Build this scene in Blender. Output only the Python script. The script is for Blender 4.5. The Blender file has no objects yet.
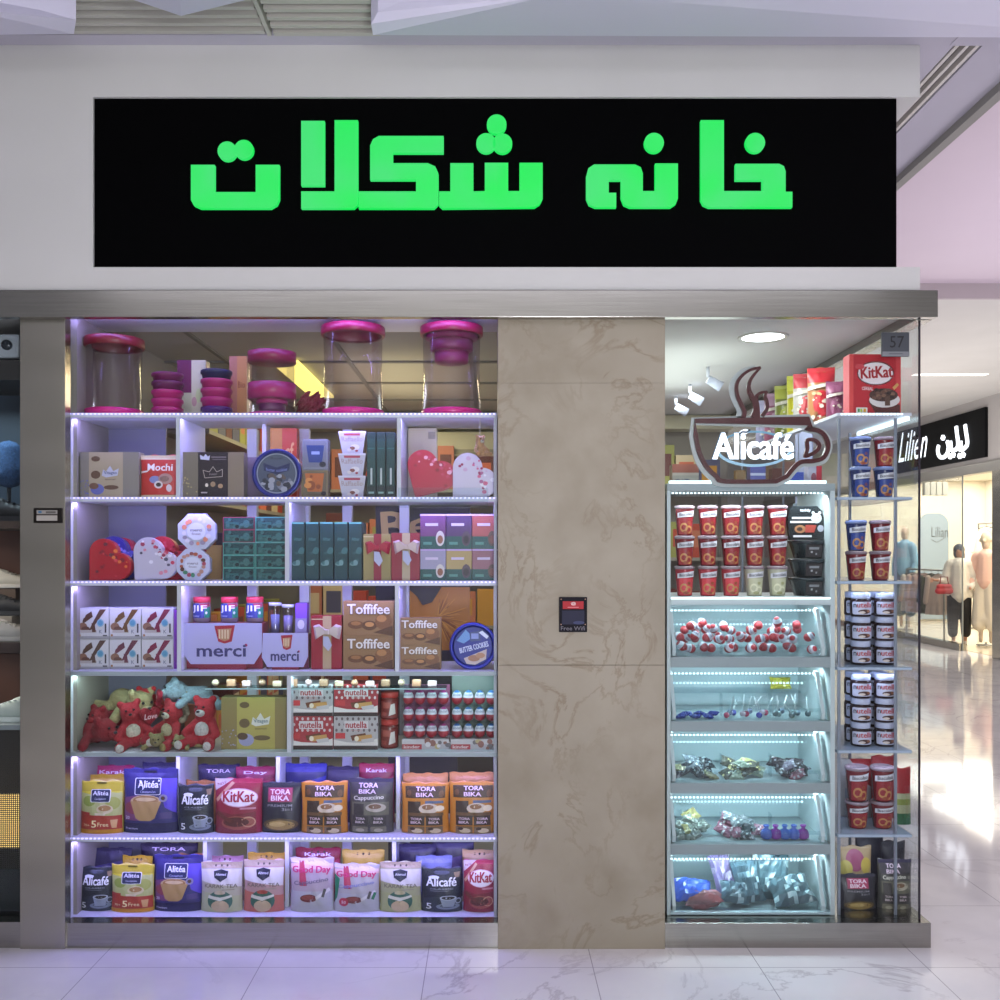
import bpy, bmesh, math, random
from mathutils import Vector, Matrix
from mathutils.geometry import tessellate_polygon
random.seed(7)
R=random.Random(11)
C=bpy.context.scene.collection
PI=math.pi
# ---------------------------------------------------------------- camera geometry
D=3.63; F=963.0; EYE=1.5
def X(px,Y=0.0): return (px-490.0)*(D+Y)/F
def Z(py,Y=0.0): return EYE+(550.0-py)*(D+Y)/F
# ---------------------------------------------------------------- materials
_m={}
def srgb(c):
    if isinstance(c,str):
        c=c.lstrip('#'); c=tuple(int(c[i:i+2],16)/255 for i in (0,2,4))
    return tuple((x/12.92 if x<=0.04045 else ((x+0.055)/1.055)**2.4) for x in c)
def mat(c,rough=0.45,metal=0.0,em=0.0,spec=0.5):
    k=('p',c,rough,metal,em,spec)
    if k in _m: return _m[k]
    m=bpy.data.materials.new('surface_'+str(c).strip('#')); m.use_nodes=True
    b=m.node_tree.nodes['Principled BSDF']; col=srgb(c)+(1,)
    b.inputs['Base Color'].default_value=col
    b.inputs['Roughness'].default_value=rough; b.inputs['Metallic'].default_value=metal
    b.inputs['Specular IOR Level'].default_value=spec
    if em>0:
        b.inputs['Emission Color'].default_value=col; b.inputs['Emission Strength'].default_value=em
    _m[k]=m; return m
def nodes(name):
    m=bpy.data.materials.new(name); m.use_nodes=True; nt=m.node_tree
    return m,nt,nt.nodes,nt.links,nt.nodes['Principled BSDF']
def ramp(nt,stops):
    r=nt.nodes.new('ShaderNodeValToRGB'); e=r.color_ramp.elements
    e[0].position=stops[0][0]; e[0].color=srgb(stops[0][1])+(1,)
    e[1].position=stops[-1][0]; e[1].color=srgb(stops[-1][1])+(1,)
    for p,c in stops[1:-1]:
        q=e.new(p); q.color=srgb(c)+(1,)
    return r
def glass(name,tint,refl=1.0,rough=0.0,base=0.0):
    m=bpy.data.materials.new(name); m.use_nodes=True; nt=m.node_tree; N=nt.nodes; L=nt.links
    N.clear(); out=N.new('ShaderNodeOutputMaterial'); mx=N.new('ShaderNodeMixShader')
    t=N.new('ShaderNodeBsdfTransparent'); t.inputs[0].default_value=srgb(tint)+(1,)
    g=N.new('ShaderNodeBsdfGlossy'); g.inputs['Roughness'].default_value=rough
    fr=N.new('ShaderNodeFresnel'); fr.inputs[0].default_value=1.45
    mu=N.new('ShaderNodeMath'); mu.operation='MULTIPLY_ADD'; mu.inputs[1].default_value=refl; mu.inputs[2].default_value=base
    mn=N.new('ShaderNodeMath'); mn.operation='MINIMUM'; mn.inputs[1].default_value=.3
    L.new(fr.outputs[0],mu.inputs[0]); L.new(mu.outputs[0],mn.inputs[0]); L.new(mn.outputs[0],mx.inputs[0])
    L.new(t.outputs[0],mx.inputs[1]); L.new(g.outputs[0],mx.inputs[2]); L.new(mx.outputs[0],out.inputs[0])
    return m
M_GLASS=glass('window_glass','#fafcfd',0.42)
M_ACR=glass('clear_acrylic','#e6ebf0',2.2,0.03,0.03)
M_BIN=glass('bin_acrylic','#f6fafb',0.5,0.05,0.01)
M_CANF=glass('canister_plastic','#efeaf4',0.6,0.08,0.015)
def marble(name,base,vein,vein2,scale,rough,tile=None,groutc='#8c8a8c',spec=0.5,offs=(0,0),vw=0.03,mixf=0.8,bnc=None):
    m,nt,N,L,b=nodes(name)
    tc=N.new('ShaderNodeTexCoord')
    mp=N.new('ShaderNodeMapping'); mp.inputs['Rotation'].default_value=(0.3,0.5,0.7); L.new(tc.outputs['Object'],mp.inputs[0])
    n1=N.new('ShaderNodeTexNoise'); n1.inputs['Scale'].default_value=scale; n1.inputs['Detail'].default_value=8; n1.inputs['Roughness'].default_value=.6; n1.inputs['Distortion'].default_value=1.4
    L.new(mp.outputs[0],n1.inputs['Vector'])
    r=ramp(nt,[(0.5-vw,base),(0.5,vein),(0.5+vw,base)]); L.new(n1.outputs[0],r.inputs[0])
    n2=N.new('ShaderNodeTexNoise'); n2.inputs['Scale'].default_value=scale*1.7; n2.inputs['Detail'].default_value=5
    L.new(mp.outputs[0],n2.inputs['Vector'])
    r2=ramp(nt,[(0.35,base),(0.75,vein2)]); L.new(n2.outputs[0],r2.inputs[0])
    n3=N.new('ShaderNodeTexNoise'); n3.inputs['Scale'].default_value=scale*.8; L.new(tc.outputs['Object'],n3.inputs['Vector'])
    r3=ramp(nt,[(0.42,'#000000'),(0.62,'#ffffff')]); L.new(n3.outputs[0],r3.inputs[0])
    mx=N.new('ShaderNodeMix'); mx.data_type='RGBA'
    mm=N.new('ShaderNodeMath'); mm.operation='MULTIPLY'; mm.inputs[1].default_value=mixf
    L.new(r3.outputs[0],mm.inputs[0]); L.new(mm.outputs[0],mx.inputs[0]); L.new(r2.outputs[0],mx.inputs[6]); L.new(r.outputs[0],mx.inputs[7])
    last=mx.outputs[2]
    if tile:
        br=N.new('ShaderNodeTexBrick'); br.offset=0; br.inputs['Scale'].default_value=1; br.inputs['Mortar Size'].default_value=0.0018
        br.inputs['Brick Width'].default_value=tile[0]; br.inputs['Row Height'].default_value=tile[1]
        m2=N.new('ShaderNodeMapping'); m2.inputs['Location'].default_value=(offs[0],offs[1],0); L.new(tc.outputs['Object'],m2.inputs[0]); L.new(m2.outputs[0],br.inputs[0])
        mg=N.new('ShaderNodeMix'); mg.data_type='RGBA'; L.new(br.outputs['Fac'],mg.inputs[0]); L.new(last,mg.inputs[6]); mg.inputs[7].default_value=srgb(groutc)+(1,)
        last=mg.outputs[2]
    L.new(last,b.inputs['Base Color']); b.inputs['Roughness'].default_value=rough; b.inputs['Specular IOR Level'].default_value=spec
    return m
M_FLOOR=marble('polished_marble','#e0dcde','#a89fa5','#c8c4c9',1.4,0.07,(0.6,0.6),'#a39fa4',0.7,(0.23,0.17),0.018,0.55)
M_STONE=marble('beige_stone','#989080','#78674f','#847a68',3.0,0.5,None,vw=0.03,mixf=.6)
def noisy(name,c1,c2,scale,rough,metal=0.0,stretch=(1,1,1),bump=0.0,detail=4):
    m,nt,N,L,b=nodes(name); tc=N.new('ShaderNodeTexCoord'); mp=N.new('ShaderNodeMapping'); mp.inputs['Scale'].default_value=stretch
    L.new(tc.outputs['Object'],mp.inputs[0]); n=N.new('ShaderNodeTexNoise'); n.inputs['Scale'].default_value=scale; n.inputs['Detail'].default_value=detail
    L.new(mp.outputs[0],n.inputs['Vector']); r=ramp(nt,[(0.3,c1),(0.7,c2)]); L.new(n.outputs[0],r.inputs[0]); L.new(r.outputs[0],b.inputs['Base Color'])
    b.inputs['Roughness'].default_value=rough; b.inputs['Metallic'].default_value=metal
    if bump:
        bp=N.new('ShaderNodeBump'); bp.inputs['Strength'].default_value=bump; bp.inputs['Distance'].default_value=0.01; L.new(n.outputs[0],bp.inputs['Height']); L.new(bp.outputs[0],b.inputs['Normal'])
    return m
M_STEEL=noisy('brushed_steel','#9a9892','#a8a6a0',3,0.2,1.0,(1,1,60))
M_STEELV=noisy('brushed_steel_column','#a5a197','#b5b1a8',3.2,0.25,1.0,(.4,.4,1.6),0.35,1)
M_WALL=noisy('painted_wall','#c2c2c1','#cacac9',1.2,0.75)
M_WHITE=noisy('white_laminate','#cfd2dc','#d8dae4',2,0.4)
M_CEIL=noisy('ceiling_paint','#c3c1bd','#cac8c4',1.5,0.85)
M_FUZZ={}
def fuzz(c):
    if c not in M_FUZZ:
        d=tuple(max(0,int(c[i:i+2],16)*0.8)/255 for i in (1,3,5))
        h='#'+''.join('%02x'%int(x*255) for x in d)
        M_FUZZ[c]=noisy('plush_'+c[1:],h,c,140,0.95,0,(1,1,1),0.6)
    return M_FUZZ[c]
# ---------------------------------------------------------------- object helpers
def tag(o,label=None,cat=None,group=None,kind=None):
    if label: o['label']=label
    if cat: o['category']=cat
    if group: o['group']=group
    if kind: o['kind']=kind
    return o
def mk(name,verts,faces,mats,fm=None,parent=None,loc=None,smooth=False):
    me=bpy.data.meshes.new(name); me.from_pydata([tuple(v) for v in verts],[],faces)
    if not isinstance(mats,(list,tuple)): mats=[mats]
    for m in mats: me.materials.append(m)
    if fm: me.polygons.foreach_set('material_index',fm)
    if smooth: me.polygons.foreach_set('use_smooth',[True]*len(me.polygons))
    me.update(); o=bpy.data.objects.new(name,me); C.objects.link(o)
    if parent: o.parent=parent
    if loc: o.location=loc
    return o
def bmo(name,bm,mats,parent=None,loc=None,smooth=False,recalc=True):
    if recalc: bmesh.ops.recalc_face_normals(bm,faces=bm.faces)
    me=bpy.data.meshes.new(name); bm.to_mesh(me); bm.free()
    if not isinstance(mats,(list,tuple)): mats=[mats]
    for m in mats: me.materials.append(m)
    if smooth: me.polygons.foreach_set('use_smooth',[True]*len(me.polygons))
    o=bpy.data.objects.new(name,me); C.objects.link(o)
    if parent: o.parent=parent
    if loc: o.location=loc
    return o
def empty(name,loc,rz=0.0):
    o=bpy.data.objects.new(name,None); C.objects.link(o); o.location=loc; o.rotation_euler=(0,0,rz); o.empty_display_size=.05; return o
def bx(bm,x0,x1,y0,y1,z0,z1,mi=0,bev=0.0):
    r=bmesh.ops.create_cube(bm,size=1.0); vs=r['verts']
    for v in vs:
        v.co=Vector(((x0+x1)/2+v.co.x*(x1-x0),(y0+y1)/2+v.co.y*(y1-y0),(z0+z1)/2+v.co.z*(z1-z0)))
    fs=set(f for v in vs for f in v.link_faces)
    for f in fs: f.material_index=mi
    if bev>0:
        es=list(set(e for v in vs for e in v.link_edges))
        bmesh.ops.bevel(bm,geom=es,offset=bev,segments=2,affect='EDGES',profile=.6)
def box(name,x0,x1,y0,y1,z0,z1,m,parent=None,bev=0.0,loc=None):
    bm=bmesh.new(); bx(bm,x0,x1,y0,y1,z0,z1,0,bev); return bmo(name,bm,m,parent,loc)
def struct(o): o['kind']='structure'; return o
def lathe(bm,prof,seg=32,mi=0,cx=0,cy=0,cz=0,cap=True,mis=None):
    rings=[]
    for r,z in prof:
        if r<1e-6: rings.append([bm.verts.new((cx,cy,cz+z))])
        else: rings.append([bm.verts.new((cx+r*math.sin(2*PI*i/seg),cy-r*math.cos(2*PI*i/seg),cz+z)) for i in range(seg)])
    for k in range(len(rings)-1):
        a,b=rings[k],rings[k+1]; mm=mis[k] if mis else mi
        for i in range(seg):
            j=(i+1)%seg
            try:
                if len(a)==1 and len(b)==1: break
                if len(a)==1: f=bm.faces.new((a[0],b[j],b[i]))
                elif len(b)==1: f=bm.faces.new((a[i],a[j],b[0]))
                else: f=bm.faces.new((a[i],a[j],b[j],b[i]))
                f.material_index=mm; f.smooth=True
            except ValueError: pass
    if cap:
        for rg,mm in ((rings[0],mis[0] if mis else mi),(rings[-1],mis[-1] if mis else mi)):
            if len(rg)>1:
                f=bm.faces.new(rg); f.material_index=mm
def lath(name,prof,m,parent=None,seg=32,loc=None,cap=True,mis=None):
    bm=bmesh.new(); lathe(bm,prof,seg,0,0,0,0,cap,mis); return bmo(name,bm,m,parent,loc)
def poly_prism(name,pts,y0,y1,m,parent=None,bev=0.0,loc=None):
    """outline in the x-z plane, given depth from y0 to y1"""
    bm=bmesh.new(); a=[bm.verts.new((p[0],y0,p[1])) for p in pts]; b=[bm.verts.new((p[0],y1,p[1])) for p in pts]; n=len(pts)
    ff=[bm.faces.new(a),bm.faces.new(b[::-1])]
    for i in range(n):
        j=(i+1)%n; bm.faces.new((a[i],b[i],b[j],a[j]))
    bmesh.ops.recalc_face_normals(bm,faces=bm.faces)
    if bev>0:
        es=list(set(e for f in ff for e in f.edges)); bmesh.ops.bevel(bm,geom=es,offset=bev,segments=2,affect='EDGES')
    return bmo(name,bm,m,parent,loc)
def circle(cx,cz,r,n=28,rz=None):
    rz=rz or r; return [(cx+r*math.cos(2*PI*i/n),cz+rz*math.sin(2*PI*i/n)) for i in range(n)]
def ribbon_pts(pts,w,closed=False):
    n=len(pts); L=[];Rr=[]
    for i in range(n):
        p=Vector(pts[i]); a=Vector(pts[(i-1)%n] if (closed or i>0) else pts[i]); b=Vector(pts[(i+1)%n] if (closed or i<n-1) else pts[i])
        t=(b-a); t.normalize(); nn=Vector((-t.y,t.x)); k=1.0
        if closed or 0<i<n-1:
            t1=(p-a).normalized(); c=max(.5,abs(nn.dot(Vector((-t1.y,t1.x))))); k=1/c
        ww=w(i/(n-1)) if callable(w) else w
        L.append(p+nn*ww/2*k); Rr.append(p-nn*ww/2*k)
    return L,Rr
def ribbon(bm,pts,w,y0,y1,closed=False,mi=0):
    L,Rr=ribbon_pts(pts,w,closed); n=len(pts)
    q=[[bm.verts.new((P[i].x,y,P[i].y)) for i in range(n)] for P in (L,Rr) for y in (y0,y1)]
    rng=range(n if closed else n-1)
    for i in rng:
        j=(i+1)%n
        for a,b in ((0,2),(3,1),(1,0),(2,3)):
            f=bm.faces.new((q[a][i],q[a][j],q[b][j],q[b][i])); f.material_index=mi
    if not closed:
        for i in (0,n-1):
            bm.faces.new((q[0][i],q[1][i],q[3][i],q[2][i]))
def smoothpts(pts,n=6,closed=False):
    out=[]; N_=len(pts)
    for i in range(N_ if closed else N_-1):
        p0=Vector(pts[(i-1)%N_] if (closed or i>0) else pts[i]); p1=Vector(pts[i]); p2=Vector(pts[(i+1)%N_]); p3=Vector(pts[(i+2)%N_] if (closed or i<N_-2) else pts[(i+1)%N_])
        for k in range(n):
            t=k/n; out.append(0.5*((2*p1)+(-p0+p2)*t+(2*p0-5*p1+4*p2-p3)*t*t+(-p0+3*p1-3*p2+p3)*t**3))
    if not closed: out.append(Vector(pts[-1]))
    return [tuple(v) for v in out]
_bl={}
def blob(name,caps,vox,m,parent=None,loc=None,key=None,noise=0.0,sm=2):
    """one continuous surface grown round tapered limbs: caps = [(p0,r0,p1,r1)]"""
    if key and key in _bl:
        me=_bl[key].copy()
    else:
        bm=bmesh.new()
        for p0,r0,p1,r1 in caps:
            p0=Vector(p0);p1=Vector(p1);d=(p1-p0).length; n=max(1,int(d/(max(vox,min(r0,r1)*.35))))+1 if d>1e-6 else 1
            for i in range(n):
                t=i/(n-1) if n>1 else 0
                r=r0+(r1-r0)*t
                bmesh.ops.create_icosphere(bm,subdivisions=2,radius=r*1.02,matrix=Matrix.Translation(p0.lerp(p1,t)))
        me0=bpy.data.meshes.new('t'); bm.to_mesh(me0); bm.free(); o=bpy.data.objects.new('t',me0); C.objects.link(o)
        md=o.modifiers.new('r','REMESH'); md.mode='VOXEL'; md.voxel_size=vox; md.use_smooth_shade=True
        s=o.modifiers.new('s','SMOOTH'); s.iterations=sm*2; s.factor=.5
        dg=bpy.context.evaluated_depsgraph_get(); dg.update(); me=bpy.data.meshes.new_from_object(o.evaluated_get(dg))
        bpy.data.objects.remove(o)
        if noise:
            rr=random.Random(len(me.vertices)); ph=[rr.uniform(0,6) for _ in range(9)]
            for v in me.vertices:
                c=v.co; q=math.sin(c.x*210+ph[0]+3*math.sin(c.z*120+ph[1]))+math.sin(c.z*260+ph[2]+2*math.sin(c.x*150+ph[3]))+math.sin(c.y*230+c.x*90+ph[4])
                v.co=c+Vector((q,math.sin(c.x*330+ph[5]),q))*noise*.4
        if key: _bl[key]=me
    me=me if not me.users else me.copy()
    me.materials.clear(); me.materials.append(m)
    o=bpy.data.objects.new(name,me); C.objects.link(o)
    if parent: o.parent=parent
    if loc: o.location=loc
    return o
def dup(root,loc=None,label=None,group=None,rot=None):
    r=root.copy(); C.objects.link(r)
    if loc is not None: r.location=loc
    if rot is not None: r.rotation_euler=rot
    if label: r['label']=label
    if group: r['group']=group
    for ch in list(root.children):
        c=ch.copy(); C.objects.link(c); c.parent=r
        for g in ch.children:
            d=g.copy(); C.objects.link(d); d.parent=c
    return r
# ---------------------------------------------------------------- lettering and print
_txt={}
def text_geo(s,bold=0.02,res=2):
    k=(s,bold,res)
    if k in _txt: return _txt[k]
    cu=bpy.data.curves.new('t','FONT'); cu.body=s; cu.size=1; cu.offset=min(bold,.012); cu.resolution_u=res
    o=bpy.data.objects.new('t',cu); C.objects.link(o); dg=bpy.context.evaluated_depsgraph_get(); dg.update()
    me=bpy.data.meshes.new_from_object(o.evaluated_get(dg)); bpy.data.objects.remove(o)
    vs=[(v.co.x,v.co.y) for v in me.vertices]; fs=[tuple(p.vertices) for p in me.polygons]
    x0=min(v[0] for v in vs);x1=max(v[0] for v in vs);y0=min(v[1] for v in vs);y1=max(v[1] for v in vs)
    vs=[((x-x0)/(x1-x0),(y-y0)/(y1-y0)) for x,y in vs]
    bpy.data.meshes.remove(me); _txt[k]=(vs,fs); return _txt[k]
class Print:
    """flat ink laid on a face; u,v run 0..1 across the face of width w and height h"""
    def __init__(s,w,h,fn,step=None):
        s.w=w;s.h=h;s.fn=fn;s.V=[];s.F=[];s.I=[];s.M=[];s.L=0;s.step=step
    rough=.42
    def mi(s,m):
        if isinstance(m,str): m=mat(m,s.rough)
        if m not in s.M: s.M.append(m)
        return s.M.index(m)
    def pt(s,u,v,e): return s.fn((u-.5)*s.w,v*s.h,e)
    def poly(s,pts,m):
        s.L+=1; e=.0005+.00022*s.L; i=s.mi(m)
        P=[Vector(((u-.5)*s.w,v*s.h,0)) for u,v in pts]
        tris=[[P[a],P[b],P[c]] for a,b,c in tessellate_polygon([P])]
        if s.step:
            out=[];st=list(tris)
            while st:
                t=st.pop(); ls=[(t[k]-t[(k+1)%3]).length for k in range(3)]; mx=max(ls)
                if mx>s.step:
                    k=ls.index(mx); m_=(t[k]+t[(k+1)%3])/2
                    st.append([t[k],m_,t[(k+2)%3]]); st.append([m_,t[(k+1)%3],t[(k+2)%3]])
                else: out.append(t)
            tris=out
        for t in tris:
            if (t[1]-t[0]).cross(t[2]-t[0]).z<0: t=[t[0],t[2],t[1]]
            b=len(s.V); s.V+= [s.fn(p.x,p.y,e) for p in t]; s.F.append((b,b+1,b+2)); s.I.append(i)
    def rect(s,u0,v0,u1,v1,m): s.poly([(u0,v0),(u1,v0),(u1,v1),(u0,v1)],m)
    def ell(s,cu,cv,ru,rv,m,n=18): s.poly([(cu+ru*math.cos(2*PI*i/n),cv+rv*math.sin(2*PI*i/n)) for i in range(n)],m)
    def circ(s,cu,cv,r,m,n=18): s.ell(cu,cv,r/s.w,r/s.h,m,n)
    def ring(s,cu,cv,ru,rv,t,m,n=20,a0=0,a1=2*PI):
        for i in range(n):
            a=a0+(a1-a0)*i/n;b=a0+(a1-a0)*(i+1)/n
            s.L-=1
            s.poly([(cu+ru*math.cos(a),cv+rv*math.sin(a)),(cu+ru*math.cos(b),cv+rv*math.sin(b)),(cu+(ru-t)*math.cos(b),cv+(rv-t*s.w/s.h)*math.sin(b)),(cu+(ru-t)*math.cos(a),cv+(rv-t*s.w/s.h)*math.sin(a))],m)
        s.L+=1
    def rrect(s,u0,v0,u1,v1,r,m):
        ru=r/s.w;rv=r/s.h;p=[]
        for cx,cy,a in ((u1-ru,v0+rv,-PI/2),(u1-ru,v1-rv,0),(u0+ru,v1-rv,PI/2),(u0+ru,v0+rv,PI)):
            for k in range(4): p.append((cx+ru*math.cos(a+k*PI/6),cy+rv*math.sin(a+k*PI/6)))
        s.poly(p,m)
    def text(s,t,u0,v0,u1,v1,m,rot=0.0,bold=.02,arc=0.0,res=2):
        s.L+=1; e=.0007+.00022*s.L; i=s.mi(m); vs,fs=text_geo(t,bold,res)
        if s.step:
            W_=(u1-u0)*s.w; H_=(v1-v0)*s.h; nv=[];nf=[]
            for f in fs:
                for k in range(1,len(f)-1):
                    st=[[vs[f[0]],vs[f[k]],vs[f[k+1]]]]
                    while st:
                        t3=st.pop(); ls=[math.hypot((t3[q][0]-t3[(q+1)%3][0])*W_,(t3[q][1]-t3[(q+1)%3][1])*H_) for q in range(3)]; mx=max(ls)
                        if mx>s.step:
                            q=ls.index(mx); a_,b_=t3[q],t3[(q+1)%3]; m_=((a_[0]+b_[0])/2,(a_[1]+b_[1])/2); st.append([a_,m_,t3[(q+2)%3]]); st.append([m_,b_,t3[(q+2)%3]])
                        else: nf.append((len(nv),len(nv)+1,len(nv)+2)); nv+=t3
            vs,fs=nv,nf
        b=len(s.V)
        cu=(u0+u1)/2;cv=(v0+v1)/2; c,sn=math.cos(rot),math.sin(rot)
        for x,y in vs:
            px=(x-.5)*(u1-u0)*s.w; py=(y-.5)*(v1-v0)*s.h+arc*(1-(2*x-1)**2)*s.h
            s.V.append(s.fn((cu-.5)*s.w+px*c-py*sn,cv*s.h+px*sn+py*c,e))
        for f in fs: s.F.append(tuple(b+k for k in f)); s.I.append(i)
        if bold>=.03:
            H=(v1-v0)*s.h*bold*.55
            for q in (-H,H):
                b=len(s.V)
                for x,y in vs:
                    px=(x-.5)*(u1-u0)*s.w+q; py=(y-.5)*(v1-v0)*s.h+arc*(1-(2*x-1)**2)*s.h
                    s.V.append(s.fn((cu-.5)*s.w+px*c-py*sn,cv*s.h+px*sn+py*c,e+(.00003 if q>0 else .00006)))
                for f in fs: s.F.append(tuple(b+k for k in f)); s.I.append(i)
    def line(s,pts,w,m):
        for a,b in zip(pts[:-1],pts[1:]):
            A=Vector((a[0]*s.w,a[1]*s.h));B=Vector((b[0]*s.w,b[1]*s.h)); d=(B-A)
            if d.length<1e-7: continue
            n=Vector((-d.y,d.x)).normalized()*w/2
            s.L-=1; s.poly([((A+n).x/s.w,(A+n).y/s.h),((A-n).x/s.w,(A-n).y/s.h),((B-n).x/s.w,(B-n).y/s.h),((B+n).x/s.w,(B+n).y/s.h)][::1],m)
        s.L+=1
    def out(s,name,parent):
        if not s.F: return None
        return mk(name,s.V,s.F,s.M,s.I,parent)
def flat(d): return lambda x,z,e:(x,-d/2-e,z)
def around(rf): return lambda x,z,e:((rf(z)+e)*math.sin(x/rf(z)),-(rf(z)+e)*math.cos(x/rf(z)),z)
# ---------------------------------------------------------------- goods
CREAM='#e6dfd2';INK='#24222c'
def pouch_depth(w,h,t):
    def s(x,z):
        u=min(1,abs(2*x/w));v=min(1,max(0,z/h))
        f=max(0.0,1-u**2.6)**.75; g=max(0.0,1-(v/.93)**2.6)**.8 if v<.93 else 0
        g*=(.78+.22*min(1,v/.18))
        wr=.0012*math.sin(u*9+v*14)*(1-u)+.0014*math.sin(x*160+z*70)*v
        return t/2*f*g+.0018+wr*f*(.35+g*.65)
    return s
def pouch(name,w,h,t,body,fn,loc,label,cat='coffee pouch',group=None,rz=0.0,tilt=0.0,back='#000000'):
    dep=pouch_depth(w,h,t); nu,nv=16,20; V=[];Fc=[]
    def sx(x,z): v=z/h; return x*(1-.035*math.sin(PI*min(1,v))-.03*(1 if v>.93 else 0)*0)
    for s in (1,-1):
        for j in range(nv+1):
            for i in range(nu+1):
                x=(i/nu-.5)*w;z=j/nv*h; V.append((sx(x,z),-s*dep(x,z),z+(.004*math.sin(x*90+w*999) if j==nv else 0)))
    o=(nu+1)*(nv+1); q=lambda s,i,j:s*o+j*(nu+1)+i
    for j in range(nv):
        for i in range(nu):
            Fc.append((q(0,i,j),q(0,i+1,j),q(0,i+1,j+1),q(0,i,j+1))); Fc.append((q(1,i,j),q(1,i,j+1),q(1,i+1,j+1),q(1,i+1,j)))
        Fc.append((q(0,0,j),q(0,0,j+1),q(1,0,j+1),q(1,0,j))); Fc.append((q(0,nu,j),q(1,nu,j),q(1,nu,j+1),q(0,nu,j+1)))
    for i in range(nu):
        Fc.append((q(0,i,0),q(1,i,0),q(1,i+1,0),q(0,i+1,0))); Fc.append((q(0,i,nv),q(0,i+1,nv),q(1,i+1,nv),q(1,i,nv)))
    b=mk(name,V,Fc,mat(body,.33),None,None,loc,True)
    b.rotation_euler=(tilt,0,rz)
    P=Print(w*.985,h,lambda x,z,e:(sx(x,z),-dep(x,z)-e-.0004,z),.014)
    if fn: fn(P); P.out('printed_front',b)
    tag(b,label,cat,group); return b
def carton(name,w,d,h,body,fn,loc,label,cat='carton',group=None,rz=0.0,side=None):
    bm=bmesh.new(); bx(bm,-w/2,w/2,-d/2,d/2,0,h,0,.0012); b=bmo(name,bm,mat(body,.4),None,loc); b.rotation_euler=(0,0,rz)
    if fn: P=Print(w,h,flat(d)); fn(P); P.out('printed_front',b)
    tag(b,label,cat,group); return b
# ---- printed designs
def eyelet(P,c='#1a1c22',v=.955): P.rrect(.38,v-.018,.62,v+.018,.004,c)
def d_alitea_y(P):
    P.rect(0,.10,1,.80,'#b9bf7e'); P.poly([(0,.80),(1,.80),(1,.76),(.7,.79),(.3,.74),(0,.78)],'#d4c93c')
    P.ell(.22,.62,.16,.10,'#8fa246'); P.ell(.80,.58,.17,.12,'#a5ad55')
    P.rrect(.26,.60,.74,.84,.006,'#e8eaf0'); P.rrect(.275,.608,.725,.832,.006,'#232c4c'); P.text('Alitéa',.31,.73,.69,.81,'#f2f4fa'); P.text('Cardamom',.36,.645,.64,.685,'#b8bcd0')
    P.ell(.62,.47,.20,.09,'#d7c9a0'); P.ell(.62,.49,.15,.055,'#a9824f'); P.poly([(.38,.40),(.66,.40),(.6,.31),(.42,.31)],'#ded3b4')
    P.rect(0,.08,1,.32,'#b0402c'); P.poly([(0,.30),(0,.42),(.26,.41),(.26,.36),(1,.34),(1,.30)],'#a93a2b')
    P.text('70+',.10,.14,.26,.19,'#f0d9a8'); P.text('5',.31,.12,.43,.26,'#fff0c0',bold=.03); P.text('Free',.46,.14,.72,.22,'#f6e0ae'); P.poly([(.76,.27),(.92,.27),(.89,.11),(.79,.11)],'#d6a772')
    P.rect(0,0,1,.075,'#c98f24'); eyelet(P,'#6c6420')
def d_alitea_p(P):
    P.rect(0,.0,1,.16,'#1f2047'); P.rect(0,.86,1,1,'#2a2463'); P.poly([(0,.55),(.3,.6),(.34,.2),(0,.2)],'#7a4672'); P.ell(.2,.4,.18,.1,'#8a3f4c')
    P.poly([(.66,.85),(1,.85),(1,.3),(.8,.4)],'#5a46c4')
    P.rrect(.22,.60,.72,.86,.006,'#e4e6f2'); P.rrect(.235,.608,.705,.852,.006,'#222a58'); P.text('Alitéa',.28,.71,.67,.82,'#f2f4ff',bold=.03); P.text('Cinnamon',.33,.63,.62,.67,'#aeb2d8')
    P.ell(.44,.50,.30,.10,'#cdb18a'); P.ell(.44,.515,.25,.075,'#a57c4d'); P.poly([(.14,.50),(.74,.50),(.62,.24),(.54,.20),(.34,.20),(.26,.24)],'#b4925f'); P.ell(.44,.535,.2,.03,'#d8bd92')
    P.ring(.77,.55,.08,.06,.035,'#8f8aa8'); P.ell(.77,.55,.035,.03,'#4c3524'); P.text('20',.05,.22,.13,.27,'#d8d8f0'); P.rect(.72,.23,.93,.33,'#4b3f74'); P.text('Premium',.06,.06,.30,.095,'#c7c9e6'); eyelet(P,'#11122a')
def d_alicafe(P):
    P.poly([(0,.0),(1,.0),(1,.30),(.6,.42),(0,.3)],'#2f3740'); P.ell(.5,.9,.2,.05,'#454d57'); P.poly([(.80,.90),(.96,.92),(.94,.80),(.84,.79)],'#8d765f')
    P.text('Alicafé',.10,.60,.88,.80,'#eef1f4',bold=.03); P.ell(.30,.80,.14,.035,'#dfe4ea'); P.text('CLASSIC',.2,.53,.8,.56,'#aab2ba',bold=0); P.line([(.2,.5),(.7,.5)],.0012,'#8b939b')
    P.ell(.66,.14,.30,.075,'#7d8a96'); P.ell(.66,.155,.2,.045,'#4b5661'); P.poly([(.46,.33),(.88,.33),(.80,.13),(.54,.13)],'#8e9aa6'); P.ell(.67,.34,.215,.055,'#b2bdc7'); P.ell(.67,.34,.17,.038,'#2c2522')
    P.ring(.92,.26,.08,.07,.03,'#95a1ac'); P.text('5',.11,.08,.25,.22,'#e8ecef',bold=.01)
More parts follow.
